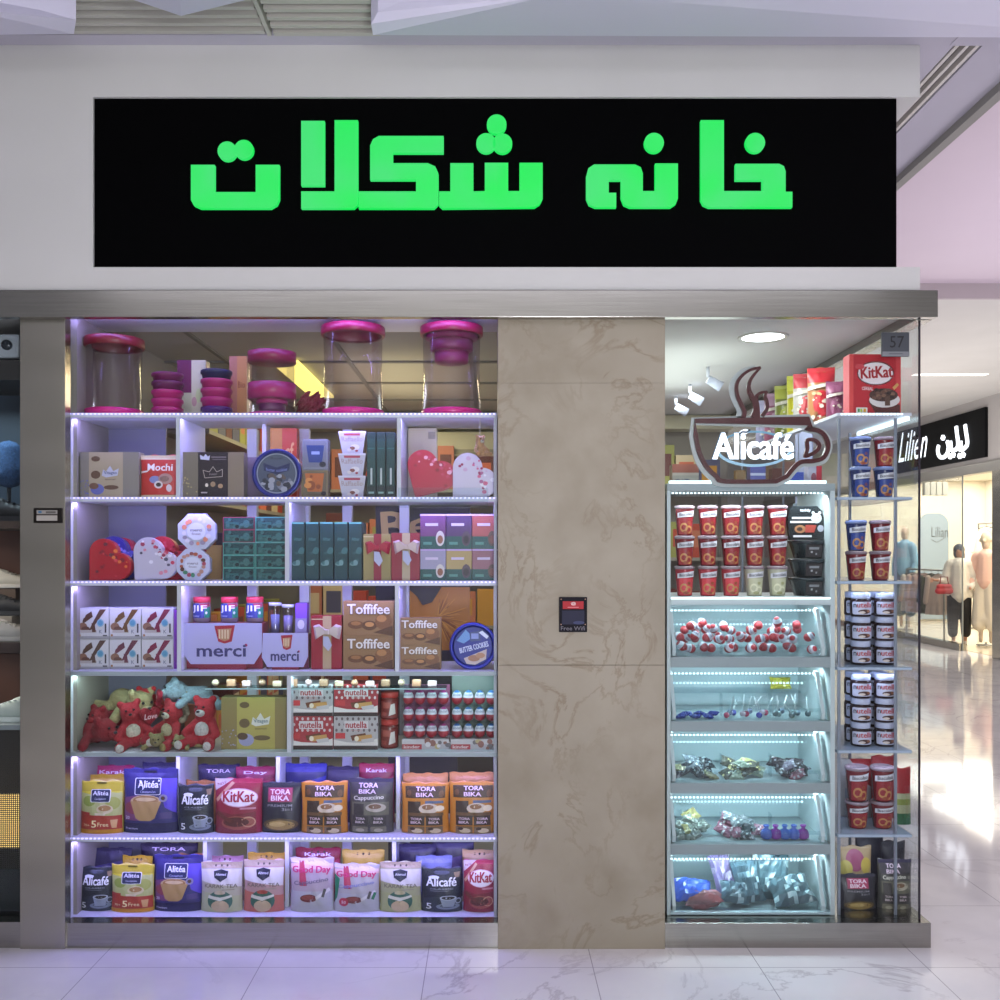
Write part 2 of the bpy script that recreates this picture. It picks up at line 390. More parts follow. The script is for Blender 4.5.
def d_kitkat(P):
    P.rect(0,.92,1,1,'#b03050'); P.poly([(0,1),(.4,1),(0,.78)],'#c9b9bb'); P.text('NEW',.05,.89,.24,.94,'#7d2338',rot=.2)
    P.poly([(.0,.62),(.36,.95),(.42,.92),(.05,.58)],'#c79b7d'); P.ell(.52,.66,.40,.16,'#eee6ea'); P.text('KitKat',.18,.58,.86,.78,'#a51e37',bold=.045); P.ring(.53,.66,.41,.17,.02,'#d8a5b4')
    P.rect(.56,.45,.9,.485,'#c7838f'); P.poly([(.05,.42),(.4,.36),(.9,.40),(.9,0),(.05,0)],'#7e2a33'); P.ell(.52,.20,.36,.13,'#9c5546'); P.ell(.48,.22,.28,.09,'#5b2d27'); P.ring(.74,.22,.16,.10,.03,'#c29071'); P.poly([(.02,.34),(.36,.20),(.4,.26),(.06,.42)],'#6a332c')
def d_tora_o(P):
    P.rect(.07,.70,.93,.93,'#47331f'); P.text('TORA',.30,.835,.72,.915,'#f6e2ea',bold=.04); P.text('BIKA',.30,.725,.68,.805,'#f3d7e2',bold=.04); P.ell(.15,.8,.05,.06,'#6b4a2c'); P.ell(.85,.78,.06,.07,'#6b4a2c')
    P.rect(.5,.60,.9,.65,'#55657a'); P.rect(.12,.36,.40,.64,'#3b2c20'); P.ell(.58,.50,.22,.10,'#d9c9ac'); P.ell(.56,.53,.13,.05,'#8c6238'); P.ell(.82,.50,.10,.06,'#efe0bd')
    P.poly([(.12,.42),(.9,.42),(.9,.36),(.12,.30)],'#6a4f2e')
    for u in (.13,.52):
        P.rect(u,.17,u+.36,.36,'#3d2c1f'); P.text('TORA',u+.06,.275,u+.30,.325,'#e9cdd8',bold=.03); P.text('BIKA',u+.06,.205,u+.28,.255,'#e9cdd8',bold=.03)
        P.rect(u,.01,u+.36,.15,'#7c6443'); P.ell(u+.2,.06,.12,.05,'#d3c1a0'); P.ell(u+.1,.1,.06,.03,'#3d2a1d')
def d_tora_c(P):
    P.rect(0,.93,1,1,'#3a3450'); P.rect(.05,.72,.95,.92,'#3f3a40'); P.text('TORA',.22,.835,.66,.92,'#e9d3e0',bold=.04); P.text('BIKA',.22,.73,.62,.81,'#e6cfdb',bold=.04)
    P.text('Cappuccino',.10,.60,.80,.70,'#d9d6c4',bold=.03,rot=.04); P.rect(.06,.34,.92,.58,'#6b6a58'); P.ell(.62,.48,.24,.08,'#b7b09a'); P.ell(.6,.50,.15,.045,'#75583c'); P.rect(.1,.34,.34,.55,'#403b38')
    for u in (.08,.50):
        P.rrect(u,.16,u+.36,.33,.004,'#3e3a37'); P.text('TORA',u+.07,.255,u+.29,.30,'#d6c6c8',bold=.03); P.text('BIKA',u+.07,.19,u+.28,.235,'#d6c6c8',bold=.03)
        P.rrect(u,.02,u+.36,.13,.004,'#77735f'); P.ell(u+.18,.06,.10,.035,'#a9a28c')
def d_tora_d(P):
    P.rect(0,.93,1,1,'#3a3a48'); P.rect(.20,.62,.80,.90,'#7f3148'); P.rect(.22,.63,.78,.89,'#a8385a'); P.text('TORA',.26,.77,.74,.87,'#f1dce6',bold=.04); P.text('BIKA',.28,.65,.72,.75,'#f1dce6',bold=.04)
    P.text('PREMIUM',.2,.53,.8,.58,'#8d8d92'); P.text('3in1',.55,.45,.8,.51,'#8d8d92'); P.ell(.52,.17,.42,.13,'#5d4d2d'); P.ell(.52,.16,.34,.10,'#a0854a'); P.ell(.45,.18,.2,.05,'#c0a768')
def d_karak(c1,c2):
    def f(P):
        P.rect(0,.88,1,1,'#b6a48a'); P.poly([(0,.86),(1,.86),(1,.5),(0,.62)],'#d8d4d0'); P.poly([(0,.0),(1,.0),(1,.32),(0,.42)],c1)
        for u in (.36,.5,.64): P.circ(u,.93,.004,'#4a4036')
        P.poly([(.32,.83),(.5,.86),(.68,.83),(.66,.70),(.5,.62),(.34,.70)],'#20243a'); P.text('Ahmad',.37,.74,.63,.79,'#e5e6ee')
        P.text('KARAK TEA',.10,.50,.92,.575,'#6c6452',bold=.01); P.rect(.55,.455,.85,.475,'#9d957f')
        P.ell(.5,.24,.31,.21,'#3f6a58'); P.ell(.5,.13,.22,.12,'#c9b28f'); P.poly([(.2,.30),(.5,.24),(.8,.32),(.78,.36),(.5,.31),(.22,.36)],'#d8d9c8'); P.ell(.5,.41,.14,.04,c2)
    return f
def d_goodday(edge):
    def f(P):
        P.rect(0,.80,1,.9,'#e0b9b4'); P.poly([(0,1),(.7,1),(1,.86),(.6,.86),(0,.93)],'#dccbd2'); P.poly([(.22,.5),(.40,.5),(.31,.95),(.2,.95)],'#b33a55')
        P.text('Good Day',.04,.70,.94,.86,'#c8306e',bold=.05); P.text('Cappuccino',.08,.52,.90,.62,'#6a5f78' if edge is None else '#7a80b8',rot=.12,bold=.03)
        P.rect(0,.0,1,.40,'#b5b4bb'); P.ell(.44,.27,.20,.075,'#6b2c2e'); P.ell(.42,.285,.15,.045,'#8b443c'); P.poly([(.62,.24),(.95,.40),(.92,.46),(.60,.30)],'#d9d5d6'); P.poly([(.74,.30),(.80,.45),(.86,.43),(.80,.28)],'#54524f')
        if edge:
            P.poly([(0,.2),(.06,.3),(.12,.7),(0,.8)],edge); P.ell(.22,.22,.11,.09,'#b5364a'); P.text('50',.17,.19,.27,.25,'#f3dfe3'); P.poly([(.84,.28),(.9,.42),(.96,.40),(.90,.26)],'#2f7a55')
    return f
def d_plainbag(c1,c2,word=None,dots=False):
    def f(P):
        P.rect(0,.86,1,1,c2); P.poly([(0,.2),(1,.5),(1,.8),(0,.6)],c1)
        if word: P.text(word,.2,.86,.8,.92,'#e8d8ec')
        if dots:
            for u in (.36,.5,.64): P.circ(u,.93,.0045,'#3b3020')
    return f
def d_mochi(P):
    P.rect(0,.90,1,1,'#d8c9a8'); P.rect(0,.0,1,.06,'#e4d3a8'); P.poly([(.02,.88),(.98,.88),(.98,.07),(.02,.07)],'#c43c34'); P.text('Mochi',.20,.63,.88,.80,'#f5eef2',bold=.04)
    P.ell(.42,.42,.16,.09,'#8c93c4'); P.ell(.70,.44,.19,.13,'#b58b86'); P.ell(.68,.44,.12,.07,'#8a6a62'); P.ell(.52,.30,.12,.09,'#e9dfe2'); P.ell(.52,.30,.07,.05,'#3c2a2e'); P.ell(.80,.22,.07,.09,'#dccfd8'); P.poly([(0,.57),(.2,.60),(.24,.64),(0,.62)],'#efe7e0')
def d_specialk(sw):
    def f(P):
        P.rect(.02,.03,.98,.97,'#cfd0cf'); P.rect(0,0,1,.09,'#9fa09d'); P.ell(.18,.4,.14,.13,'#8d6a55'); P.ell(.27,.33,.13,.08,'#6b4a3c'); P.rect(.1,.2,.62,.29,'#b8b2ab')
        P.poly([(.36,.80),(.46,.90),(.26,.62),(.16,.52),(.20,.66)],sw)
        P.poly([(.72,.96),(.92,.96),(.46,.30),(.38,.28),(.52,.58)],sw); P.poly([(.28,.78),(.46,.90),(.50,.72),(.26,.54),(.18,.50)],sw); P.poly([(.46,.52),(.56,.50),(.60,.22),(.48,.22)],sw)
        P.ell(.74,.52,.11,.13,'#8bb4c6'); P.ell(.74,.52,.08,.09,'#5c98b4'); P.rect(.88,.2,.93,.5,'#3c3a3c'); P.text('K',.70,.18,.80,.3,'#7a8288'); P.rect(.82,.09,.96,.13,'#54524e'); P.ell(.09,.12,.035,.04,'#a3764a')
    return f
def d_toffifee(P):
    P.rect(0,0,1,1,'#8f6c45'); P.ell(.25,.32,.16,.12,'#6b4426'); P.ell(.25,.36,.10,.06,'#9b6a3c'); P.ell(.52,.30,.15,.14,'#5e3a20'); P.ell(.52,.33,.09,.07,'#c08a50'); P.ell(.80,.42,.17,.24,'#7d5230'); P.ell(.76,.5,.1,.1,'#b27d49'); P.poly([(.6,.1),(.98,.0),(.98,.3)],'#56341d')
    P.text('Toffifee',.075,.60,.925,.93,'#5d4028',bold=.09); P.text('Toffifee',.08,.625,.92,.92,'#e8e2da',bold=.03)
def d_nutella_b(hearts):
    def f(P):
        P.rect(0,.12,1,1,'#a8343c' if hearts else '#b9b6b8')
        for j in range(3):
            for i in range(8):
                u=.06+i*.125+(j%2)*.06; v=.92-j*.17
                P.ell(u,v,.028,.05,'#d8c8c8' if hearts else '#6d6064',8)
        P.poly([(0,.12),(0,.30),(.3,.22),(.7,.20),(1,.34),(1,.12)],'#e4dfdc'); P.rect(.24,.62,.78,.86,'#d9d4d6'); P.text('nutella',.27,.65,.75,.85,'#a5202c',bold=.03); P.text('B-ready',.4,.54,.64,.61,'#c9a09c')
        P.rect(.04,.33,.26,.50,'#c23b3e'); P.poly([(.38,.42),(.72,.50),(.74,.36),(.42,.26)],'#6a3b24'); P.poly([(.50,.40),(.86,.46),(.88,.30),(.54,.24)],'#c99a58'); P.ell(.52,.33,.05,.08,'#efe3cb'); P.poly([(.62,.30),(.9,.36),(.92,.24),(.66,.2)],'#c7c4c6'); P.rect(0,0,1,.11,'#3a2a28')
    return f
def d_kitkat_cereal(P):
    P.rect(0,0,.08,1,'#d84a48'); P.rect(.9,0,1,1,'#c93a3e'); P.poly([(.08,.0),(.9,.0),(.9,.5),(.08,.62)],'#b81f2c'); P.ell(.51,.68,.36,.20,'#ecdfe0'); P.ring(.51,.68,.36,.20,.02,'#d1555c'); P.text('KitKat',.22,.60,.84,.80,'#a31320',bold=.05,rot=.05); P.text('CEREAL',.24,.40,.46,.455,'#f0dede',rot=-.05)
    P.ell(.20,.79,.09,.05,'#c9424a'); P.poly([(.36,.22),(.98,.16),(.98,.0),(.52,.0)],'#5a2a28'); P.ell(.68,.24,.30,.13,'#dad4d2'); P.ell(.66,.32,.28,.11,'#4a2f28')
    rr=random.Random(3)
    for i in range(16): P.ell(.45+rr.random()*.42,.27+rr.random()*.14,.05,.03,rr.choice(['#2f1d1a','#6a4a3c','#81604c']),7)
    P.rect(.68,.14,.78,.30,'#5e4438'); P.poly([(.82,.44),(.92,.52),(.95,.48),(.86,.40)],'#c99a5a'); P.rrect(.12,.02,.34,.11,.003,'#e8e6e0'); P.rect(.15,.035,.19,.09,'#4b9b54'); P.rect(.2,.035,.24,.09,'#b5c94a'); P.rect(.26,.035,.31,.09,'#e0a93a')
def d_vil(bg,panel,ink,u0,u1):
    def f(P):
        P.rect(0,0,1,1,bg); P.rect(u0,0,u1,1,panel); w=u1-u0
        P.poly([(u0+w*.38,.48),(u0+w*.42,.62),(u0+w*.5,.57),(u0+w*.62,.70),(u0+w*.72,.58),(u0+w*.88,.64),(u0+w*.84,.48),(u0+w*.5,.44)],ink[0]); P.text('Vitagen',u0+w*.44,.49,u0+w*.82,.58,ink[1])
        P.ell(u0+w*.2,.85,w*.13,.06,ink[2]); P.ell(u0+w*.2,.50,w*.14,.09,ink[2]); P.ell(u0+w*.25,.18,w*.2,.12,ink[3]); P.ell(u0+w*.15,.25,w*.14,.07,ink[4]); P.ell(u0+w*.66,.22,w*.22,.05,ink[2]); P.text('assorted',u0+w*.48,.38,u0+w*.78,.42,ink[2])
        rr=random.Random(5)
        for i in range(14): P.circ(rr.random()*u0*.9+.02,rr.random()*.35+.04,.0025,ink[3],8)
    return f
def d_darkbox(P):
    P.rect(.0,0,.27,1,'#7c7462'); P.rect(.27,0,.75,1,'#2b2127'); P.rect(.75,0,1,1,'#8a7c68'); P.poly([(.31,.84),(.30,.94),(.36,.90),(.39,.96),(.43,.90),(.46,.93),(.45,.82)],'#cfd2e6'); P.rect(.48,.88,.72,.90,'#8a7f86'); P.rect(.5,.83,.72,.85,'#6e646c')
    P.line([(.38,.43),(.35,.60),(.45,.56),(.51,.68),(.57,.56),(.66,.62),(.66,.46),(.38,.43)],.0022,'#b9ada6'); P.text('noir',.45,.49,.58,.54,'#8d8286'); P.ell(.41,.27,.025,.04,'#e8ddd0'); P.ell(.51,.29,.04,.06,'#a88c6a'); P.ell(.63,.25,.04,.05,'#b3936e'); P.rect(.28,.03,.44,.2,'#1b151b'); P.rect(.32,.09,.42,.12,'#b8aeb0')
    rr=random.Random(8)
    for i in range(16): P.circ(rr.random()*.24+.01,rr.random()*.4+.04,.003,'#b7a874',8)
def sprinkle(P,cols,n,seed,r=.05,box=(0,0,1,1)):
    rr=random.Random(seed)
    for i in range(n):
        u=box[0]+rr.random()*(box[2]-box[0]);v=box[1]+rr.random()*(box[3]-box[1]); a=r*(.5+rr.random()); P.ell(u,v,a,a*P.w/P.h*(.6+rr.random()*.6),rr.choice(cols),9)
def d_green(outline):
    def f(P):
        P.rect(0,0,1,1,'#1f4440'); sprinkle(P,['#16302f','#2d5c55','#3d6a62','#122826'],14,int(P.w*1e5),.09,(.08,.15,.92,.85)); P.rect(.1,.42,.5,.58,'#2f655d')
        c='#8c3448' if outline else '#4fa08e'
        for q in ((0,0,1,.05),(0,.95,1,1),(0,0,.025,1),(.975,0,1,1)): P.rect(*q,c)
    return f
def d_greentall(P):
    P.rect(0,0,1,1,'#1c4242'); P.rect(0,.97,1,1,'#5fa89a'); P.rect(.93,0,1,1,'#0f2a2b'); sprinkle(P,['#3f6e6c','#6c9490','#2b5554'],9,int(P.h*1e4),.16,(.2,.25,.8,.6)); P.text('After',.2,.68,.8,.74,'#4f7f7a')
def heart_pts(s,n=40):
    o=[]
    for i in range(n):
        t=2*PI*i/n; x=16*math.sin(t)**3; z=13*math.cos(t)-5*math.cos(2*t)-2*math.cos(3*t)-math.cos(4*t); o.append((x/32*s,(z+17)/29*s*.92))
    return o
def heart_box(w,loc,c,ink,label,rot=0.0,seed=1,group='heart-shaped chocolate boxes'):
    root=empty('heart_box',loc); pts=[]; a=w*.70; hp=[(0,0),(a,0)]+[(a+a/2*math.sin(t),a/2-a/2*math.cos(t)) for t in [PI*i/14 for i in range(1,14)]]+[(a,a)]+[(a/2+a/2*math.cos(t),a+a/2*math.sin(t)) for t in [PI*i/14 for i in range(1,14)]]+[(0,a)]
    for x,z in [(x_-w/2,z_) for x_,z_ in hp]:
        zc=z-.46*w; pts.append((x*math.cos(rot)-zc*math.sin(rot),x*math.sin(rot)+zc*math.cos(rot)))
    mz=min(p[1] for p in pts); pts=[(x,z-mz) for x,z in pts]
    poly_prism('base',[(x*.96,(z-.46*w)*.96+.46*w) for x,z in pts],.0,.035,mat(c,.35),root)
    lid=poly_prism('lid',pts,-.012,.012,mat(c,.3),root,.004)
    P=Print(1,1,lambda x,z,e:(x,-.012-e,z)); xs=[p[0] for p in pts];zs=[p[1] for p in pts]; rr=random.Random(seed)
    cx=sum(xs)/len(xs);cz=sum(zs)/len(zs)
    for i in range(26):
        a=rr.random()*2*PI; k=rr.random()**.6*.85; q=rr.choice(pts); x=cx+(q[0]-cx)*k; z=cz+(q[1]-cz)*k; r=w*rr.uniform(.02,.06)
        P.poly([(x+.5+r*math.cos(2*PI*j/9),z+r*rr.uniform(.8,1)*math.sin(2*PI*j/9)) for j in range(9)],rr.choice(ink))
    P.out('printed_lid',lid); tag(root,label,'chocolate box',group); return root
def bow(parent,cx,cz,w,y,c,tagc='#b9bde0'):
    b=bmesh.new()
    for s in (-1,1):
        pts=[(cx,cz+.006),(cx+s*w*.30,cz+w*.27),(cx+s*w*.5,cz+w*.20),(cx+s*w*.46,cz-.04*w),(cx+s*w*.42,cz-w*.26),(cx+s*w*.1,cz-w*.06)]
        a=[b.verts.new((p[0],y,p[1])) for p in pts]; d=[b.verts.new((cx+(p[0]-cx)*.8,y-.02,cz+(p[1]-cz)*.8)) for p in pts]
        n=len(pts); b.faces.new(a); b.faces.new(d)
        for i in range(n): b.faces.new((a[i],a[(i+1)%n],d[(i+1)%n],d[i]))
    bx(b,cx-.008,cx+.008,y-.027,y,cz-.008,cz+.010,0,.002)
    o=bmo('bow',b,mat(c,.3),parent); 
    t=poly_prism('gift_tag',[(cx-.012,cz-.014),(cx+.008,cz-.016),(cx+.022,cz-.05),(cx+.008,cz-.072),(cx-.012,cz-.05)],y-.030,y-.028,mat(tagc,.5),parent)
    return o
def gift(w,d,h,c,rib,bowc,loc,label):
    b=carton('gift_box',w,d,h,c,lambda P:(P.rect(.38,0,.66,1,rib),P.rect(.0,.93,.38,.945,'#d9cfa8') if c[1]=='9' else None),loc,label,'gift box','gift boxes with satin bows')
    bow(b,.004,h*.70,w*.95,-d/2,bowc); return b
def canister(w,h,loc,label,nested=False,lidc='#8a1038'):
    r=w/2; root=empty('storage_canister',loc)
    lath('base',[(0,0),(r*.94,0),(r,.004),(r,.027),(r*.95,.03),(r*.95,.006),(0,.006)],mat('#e02a86',.25),root,40)
    lath('clear_wall',[(r*.955,.02),(r*.93,h*.5),(r*.955,h-.03)],M_CANF,root,40,cap=False)
    lath('lid',[(r*.93,h-.036),(r*1.0,h-.038),(r*1.04,h-.034),(r*1.04,h-.003),(r*1.0,h),(0,h),(0,h-.006),(r*.9,h-.006),(r*.93,h-.03)],mat(lidc,.35),root,40,cap=False)
    if nested:
        for k,(q,z0,z1) in enumerate(((.86,.055,.035),(.70,.10,.055),(.56,.145,.10))):
            lath('nested_cup',[(0,h-z0-.002),(r*q*.9,h-z0),(r*q,h-z0+.006),(r*q*1.02,h-z1),(0,h-z1)],mat(('#95175c','#8d1858','#a3206a')[k],.4),root,32)
    tag(root,label,'canister','clear canisters with magenta lids'); return root
def cupstack(w,h,loc,cols,label):
    root=empty('cup_stack',loc); n=len(cols); r=w/2
    for i,c in enumerate(cols):
        z=h*i/n; hh=h/n; lath('stacking_cup',[(0,z),(r*.86,z),(r*.92,z+hh*.55),(r,z+hh*.6),(r,z+hh*.93),(r*.96,z+hh*.985),(0,z+hh*.985)],mat(c,.4),root,28)
    tag(root,label,'cups'); return root
# ---- round-bodied goods as prototypes
def make_cup(kind):
    """tapered dessert cup with clear lid"""
    r0,r1,h=.034,.045,.094
    rf=lambda z:r0+(r1-r0)*min(1,z/h)
    body={'red':'#6e1a22','blue':'#202c5c','white':'#b9b7a2','pink':'#a5343e'}[kind]; lidc={'blue':'#7c8cb8'}.get(kind,'#8f7c84')
    b=bmesh.new(); lathe(b,[(r0*.93,0),(r0,.003),(rf(h*.97),h*.97),(r1*1.0,h)],26); o=bmo('dessert_cup',b,mat(body,.25))
    P=Print(.13,h,around(rf),.011)
    P.rect(.22,.04,.80,.66,{'red':'#931f2a','blue':'#27408c','white':'#c9c8a6','pink':'#d0404a'}[kind])
    P.poly([(.16,.66),(.84,.72),(.84,.94),(.16,.84)],'#dcdde4'); P.text('Biscolata',.25,.735,.76,.855,'#33303c',rot=.06,bold=.04)
    a,bb=('#bf8a50','#98482c') if kind!='white' else ('#e6e3c4','#a9a878')
    P.ring(.42,.30,.14,.17,.05,a); P.ring(.60,.22,.13,.15,.05,a); P.ell(.5,.12,.1,.06,bb); P.ell(.60,.48,.06,.06,'#7a4a60' if kind=='blue' else bb)
    P.out('printed_label',o)
    lath('lid',[(r1*.98,h),(r1*1.06,h+.001),(r1*1.06,h+.008),(r1*.98,h+.011),(r1*.92,h+.012),(r1*.90,h+.007),(0,h+.007)],mat(lidc,.2),o,26)
    return o
def make_nutella():
    b=bmesh.new(); pr=[(.036,0),(.040,.004),(.040,.058),(.036,.066),(.034,.070)]; lathe(b,pr,26); o=bmo('spread_jar',b,mat('#2b1a1c',.12))
    lath('lid',[(.0365,.068),(.0375,.07),(.0375,.088),(.036,.09),(0,.09)],mat('#bcc3dc',.35),o,26)
    P=Print(.105,.05,lambda x,z,e:around(lambda q:.0402)(x,z+.009,e),.011)
    P.rrect(.04,.0,.96,.96,.006,'#c9cce0'); P.text('n',.10,.52,.22,.80,'#1c1a24',bold=.04); P.text('utella',.24,.52,.84,.92,'#b0232f',bold=.04); P.ell(.52,.22,.24,.17,'#4c2c28'); P.ell(.42,.16,.12,.09,'#e0d2c6'); P.ell(.66,.26,.07,.1,'#8a5a3c')
    P.out('printed_label',o); return o
def make_jif():
    b=bmesh.new(); lathe(b,[(.030,0),(.034,.004),(.034,.06),(.031,.074),(.030,.078)],26); o=bmo('peanut_butter_jar',b,mat('#8a7a86',.2))
    lath('lid',[(.0325,.076),(.0335,.078),(.0335,.096),(.032,.098),(0,.098)],mat('#c02a40',.4),o,26)
    P=Print(.092,.055,lambda x,z,e:around(lambda q:.0342)(x,z+.018,e),.011)
    P.rect(0,0,.34,1,'#2a3f8c'); P.rect(.34,0,.70,1,'#343c90'); P.rect(.70,0,1,1,'#2d8a68'); P.poly([(.5,1),(1,1),(1,.8),(.6,.6)],'#b03458'); P.text('JIF',.16,.34,.80,.88,'#eef0fa',bold=.02); P.text('Creamy',.16,.05,.5,.2,'#b8c0e8'); P.ell(.78,.35,.05,.1,'#e3e8f4')
    P.out('printed_label',o); return o
def make_egg(top,low):
    b=bmesh.new(); n=12; pr=[];mis=[]
    for k in range(n+1):
        t=PI*k/n; z=-math.cos(t); r=math.sin(t)*(1-.14*z); pr.append((.0205*r if 0<k<n else 0,.027*z+.027)); mis.append(0 if z<-.12 else (1 if z<.5 else 2))
    lathe(b,pr,18,mis=mis,cap=False); o=bmo('chocolate_egg',b,[mat(low,.3),mat('#d4d6e0',.3),mat(top,.3)],smooth=False)
    P=Print(.04,.022,lambda x,z,e:around(lambda q:.0207)(x,z+.028,e+.0008),.008); P.text('kinder',.12,.3,.88,.8,'#8d97ac' if top=='#3a74b8' else '#9a8fa6',bold=.03); P.out('printed_wrapper',o)
    return o
def round_tin(name,r,d,loc,c,fn,label,rimc,cat='biscuit tin'):
    root=empty(name,loc)
    b=bmesh.new(); lathe(b,[(r*.97,-d/2),(r,-d/2+.004),(r,d/2-.004),(r*.97,d/2)],48)
    bmesh.ops.transform(b,matrix=Matrix.Rotation(PI/2,4,'X'),verts=b.verts); bmesh.ops.transform(b,matrix=Matrix.Translation((0,0,r)),verts=b.verts)
    bmo('body',b,mat(c,.3,.2),root)
    b=bmesh.new(); lathe(b,[(r*.86,-.003),(r*.88,.006),(r*1.0,.007),(r*1.03,.002),(r*1.03,-.016),(r*1.0,-.018)],48,cap=False)
    bmesh.ops.transform(b,matrix=Matrix.Translation((0,-d/2,r))@Matrix.Rotation(PI/2,4,'X'),verts=b.verts)
    lid=bmo('lid_rim',b,mat(rimc,.28,.2),root)
    P=Print(2*r,2*r,lambda x,z,e:(x,-d/2-.001-e,z)); fn(P); P.out('printed_lid',root); tag(root,label,cat); return root
def nose_on(root,parts):
    pass
def plush(loc,rz,body,label,s=1.0,pose='sit',muzzle='#d8d2c4',belly=None,heart=None,tiltx=0.0,eyes=True,ears='round',tilty=0.0,feet=None):
    root=empty('plush_toy',loc,rz); root.rotation_euler=(tiltx,tilty,rz)
    k=s
    V=lambda x,y,z:(x*k,y*k,z*k)
    if pose=='sit':
        caps=[(V(0,0,.035),.036*k,V(0,.004,.085),.028*k),(V(0,0,.12),.036*k,V(0,-.002,.128),.036*k),(V(-.028,-.02,.022),.019*k,V(-.05,-.07,.02),.02*k),(V(.028,-.02,.022),.019*k,V(.05,-.07,.02),.02*k),(V(-.026,0,.085),.014*k,V(-.055,-.03,.05),.015*k),(V(.026,0,.085),.014*k,V(.055,-.03,.05),.015*k)]
        hc=(0,-.002,.128)
    else: # lying forward, head to the front
        caps=[(V(0,.04,.04),.036*k,V(0,-.01,.042),.03*k),(V(0,-.05,.055),.036*k,V(0,-.058,.055),.036*k),(V(-.03,.05,.02),.019*k,V(-.06,.09,.018),.02*k),(V(.03,.05,.02),.019*k,V(.06,.09,.018),.02*k),(V(-.028,-.01,.035),.014*k,V(-.07,-.045,.015),.015*k),(V(.028,-.01,.035),.014*k,V(.07,-.045,.015),.015*k)]
        hc=(0,-.058,.055)
    hx,hy,hz=hc
    for sx in (-1,1):
        if ears=='round': caps.append((V(hx+sx*.028,hy,hz+.03),.013*k,V(hx+sx*.03,hy,hz+.033),.013*k))
        else: caps.append((V(hx+sx*.03,hy,hz+.02),.012*k,V(hx+sx*.05,hy,hz-.03),.011*k))
    b=blob('body',caps,.005*max(.8,k),fuzz(body),root,key=(pose,ears,round(k,2)))
    def sph(nm,c,r,m,sc=(1,1,1)):
        bm=bmesh.new(); bmesh.ops.create_icosphere(bm,subdivisions=2,radius=r*k); 
        for v in bm.verts: v.co=Vector((v.co.x*sc[0],v.co.y*sc[1],v.co.z*sc[2]))+Vector(V(*c))
        return bmo(nm,bm,m,root,smooth=True)
    mz=sph('muzzle',(hx,hy-.032,hz-.010),.017,fuzz(muzzle),(1,.8,.75)); ns=sph('nose',(hx,hy-.046,hz-.003),.005,mat('#2a2024',.3),(1.3,.8,.9))
    if eyes:
        for sx in (-1,1): sph('eye',(hx+sx*.013,hy-.033,hz+.010),.0042,mat('#141216',.12))
    if belly: sph('belly_patch',(0,-.022,.06) if pose=='sit' else (0,0,.03),.026,fuzz(belly),(1,.6,1.1))
    if feet:
        for sx in (-1,1): sph('foot_pad',(sx*.051,-.084,.02) if pose=='sit' else (sx*.062,.1,.018),.015,fuzz(feet),(1,.45,1))
    if heart:
        pts=heart_pts(.06*k); y=(hy-.055)*k if pose=='sit' else (hy-.06)*k
        h=poly_prism('heart',[(x,z+(.04*k if pose=='sit' else 0)) for x,z in pts],y-.008*k+.012*k,y+.012*k+.008*k,fuzz(heart),root,.004)
        P=Print(.05*k,.02*k,lambda x,z,e:(x,y+.004*k-e,z+(.06*k if pose=='sit' else .022*k))); P.text('Love',.1,.1,.9,.9,'#e8c8cc'); P.out('stitched_word',h)
    tag(root,label,'plush toy','plush toys piled on the left shelf'); return root
ORD=['leftmost','second from left','third from left','fourth from left','fifth from left','sixth from left','seventh from left','eighth from left','ninth from left']
# ================================================================ SETTING
GY=0.04; UF=0.08
XL=-1.60; XR=1.635
zsoff=2.41
S=struct
S(box('floor',-4,11,-6,22,-.1,0,M_FLOOR))
# fascia
YF=-.03
zf=[Z(290,YF),Z(267,YF),Z(97,YF),Z(45,YF)]
bm=bmesh.new(); xa,xb,xc=X(93,YF),X(896,YF),X(920,YF)
bx(bm,-4,xa,YF,.25,zf[0],zf[3]); bx(bm,xa,xb,YF+.06,.25,zf[1],zf[2]); bx(bm,xb-.2,xb+.003,YF+.062,3.2,zf[1]-.001,zf[2]+.001)
bx(bm,xa,xc,YF,3.2,zf[2],zf[3]); bx(bm,xa+.0002,xc,YF,3.2,zf[0],zf[1]-.0005)
S(bmo('wall_front',bm,M_WALL))
zt,zb=Z(290,-.05),Z(317,-.05); x938=X(938,-.05)
bm=bmesh.new(); bx(bm,-4,x938,-.05,-.012,zb,zt,0,.002); bx(bm,-4,x938-.003,-.0119,.046,2.407,zt-.001); bx(bm,x938-.06,x938,-.0,3.2,zb,zt,0,.002); S(bmo('trim_1',bm,M_STEEL))
zp=Z(923,0)
S(box('trim_2',X(65,0),X(498,0),0,.06,0,zp,M_STEEL,bev=.001))
bm=bmesh.new(); bx(bm,X(665,0),X(931,0),0,.5,0,zp,0,.001); bx(bm,X(700,0),X(931,0),.5,3.2,0,zp); S(bmo('trim_3',bm,M_STEEL))
S(box('trim_4',-3.2,X(20,0),0,.06,0,Z(922,0),M_STEEL,bev=.001))
S(box('pillar',X(20,-.01),X(65,-.01),-.01,.039,0,zb+.01,M_STEELV,bev=.001))
bm=bmesh.new(); zj=Z(665,-.01)
bx(bm,X(498,-.01),X(665,-.01),-.01,.42,0,zj-.001,0,.001); zj2=Z(383,-.01); bx(bm,X(498,-.01),X(665,-.01),-.01,.42,zj+.0005,zj2-.0005,0,.0006); bx(bm,X(498,-.01),X(665,-.01),-.01,.42,zj2,zb+.04,0,.0006); S(bmo('pillar_stone',bm,M_STONE))
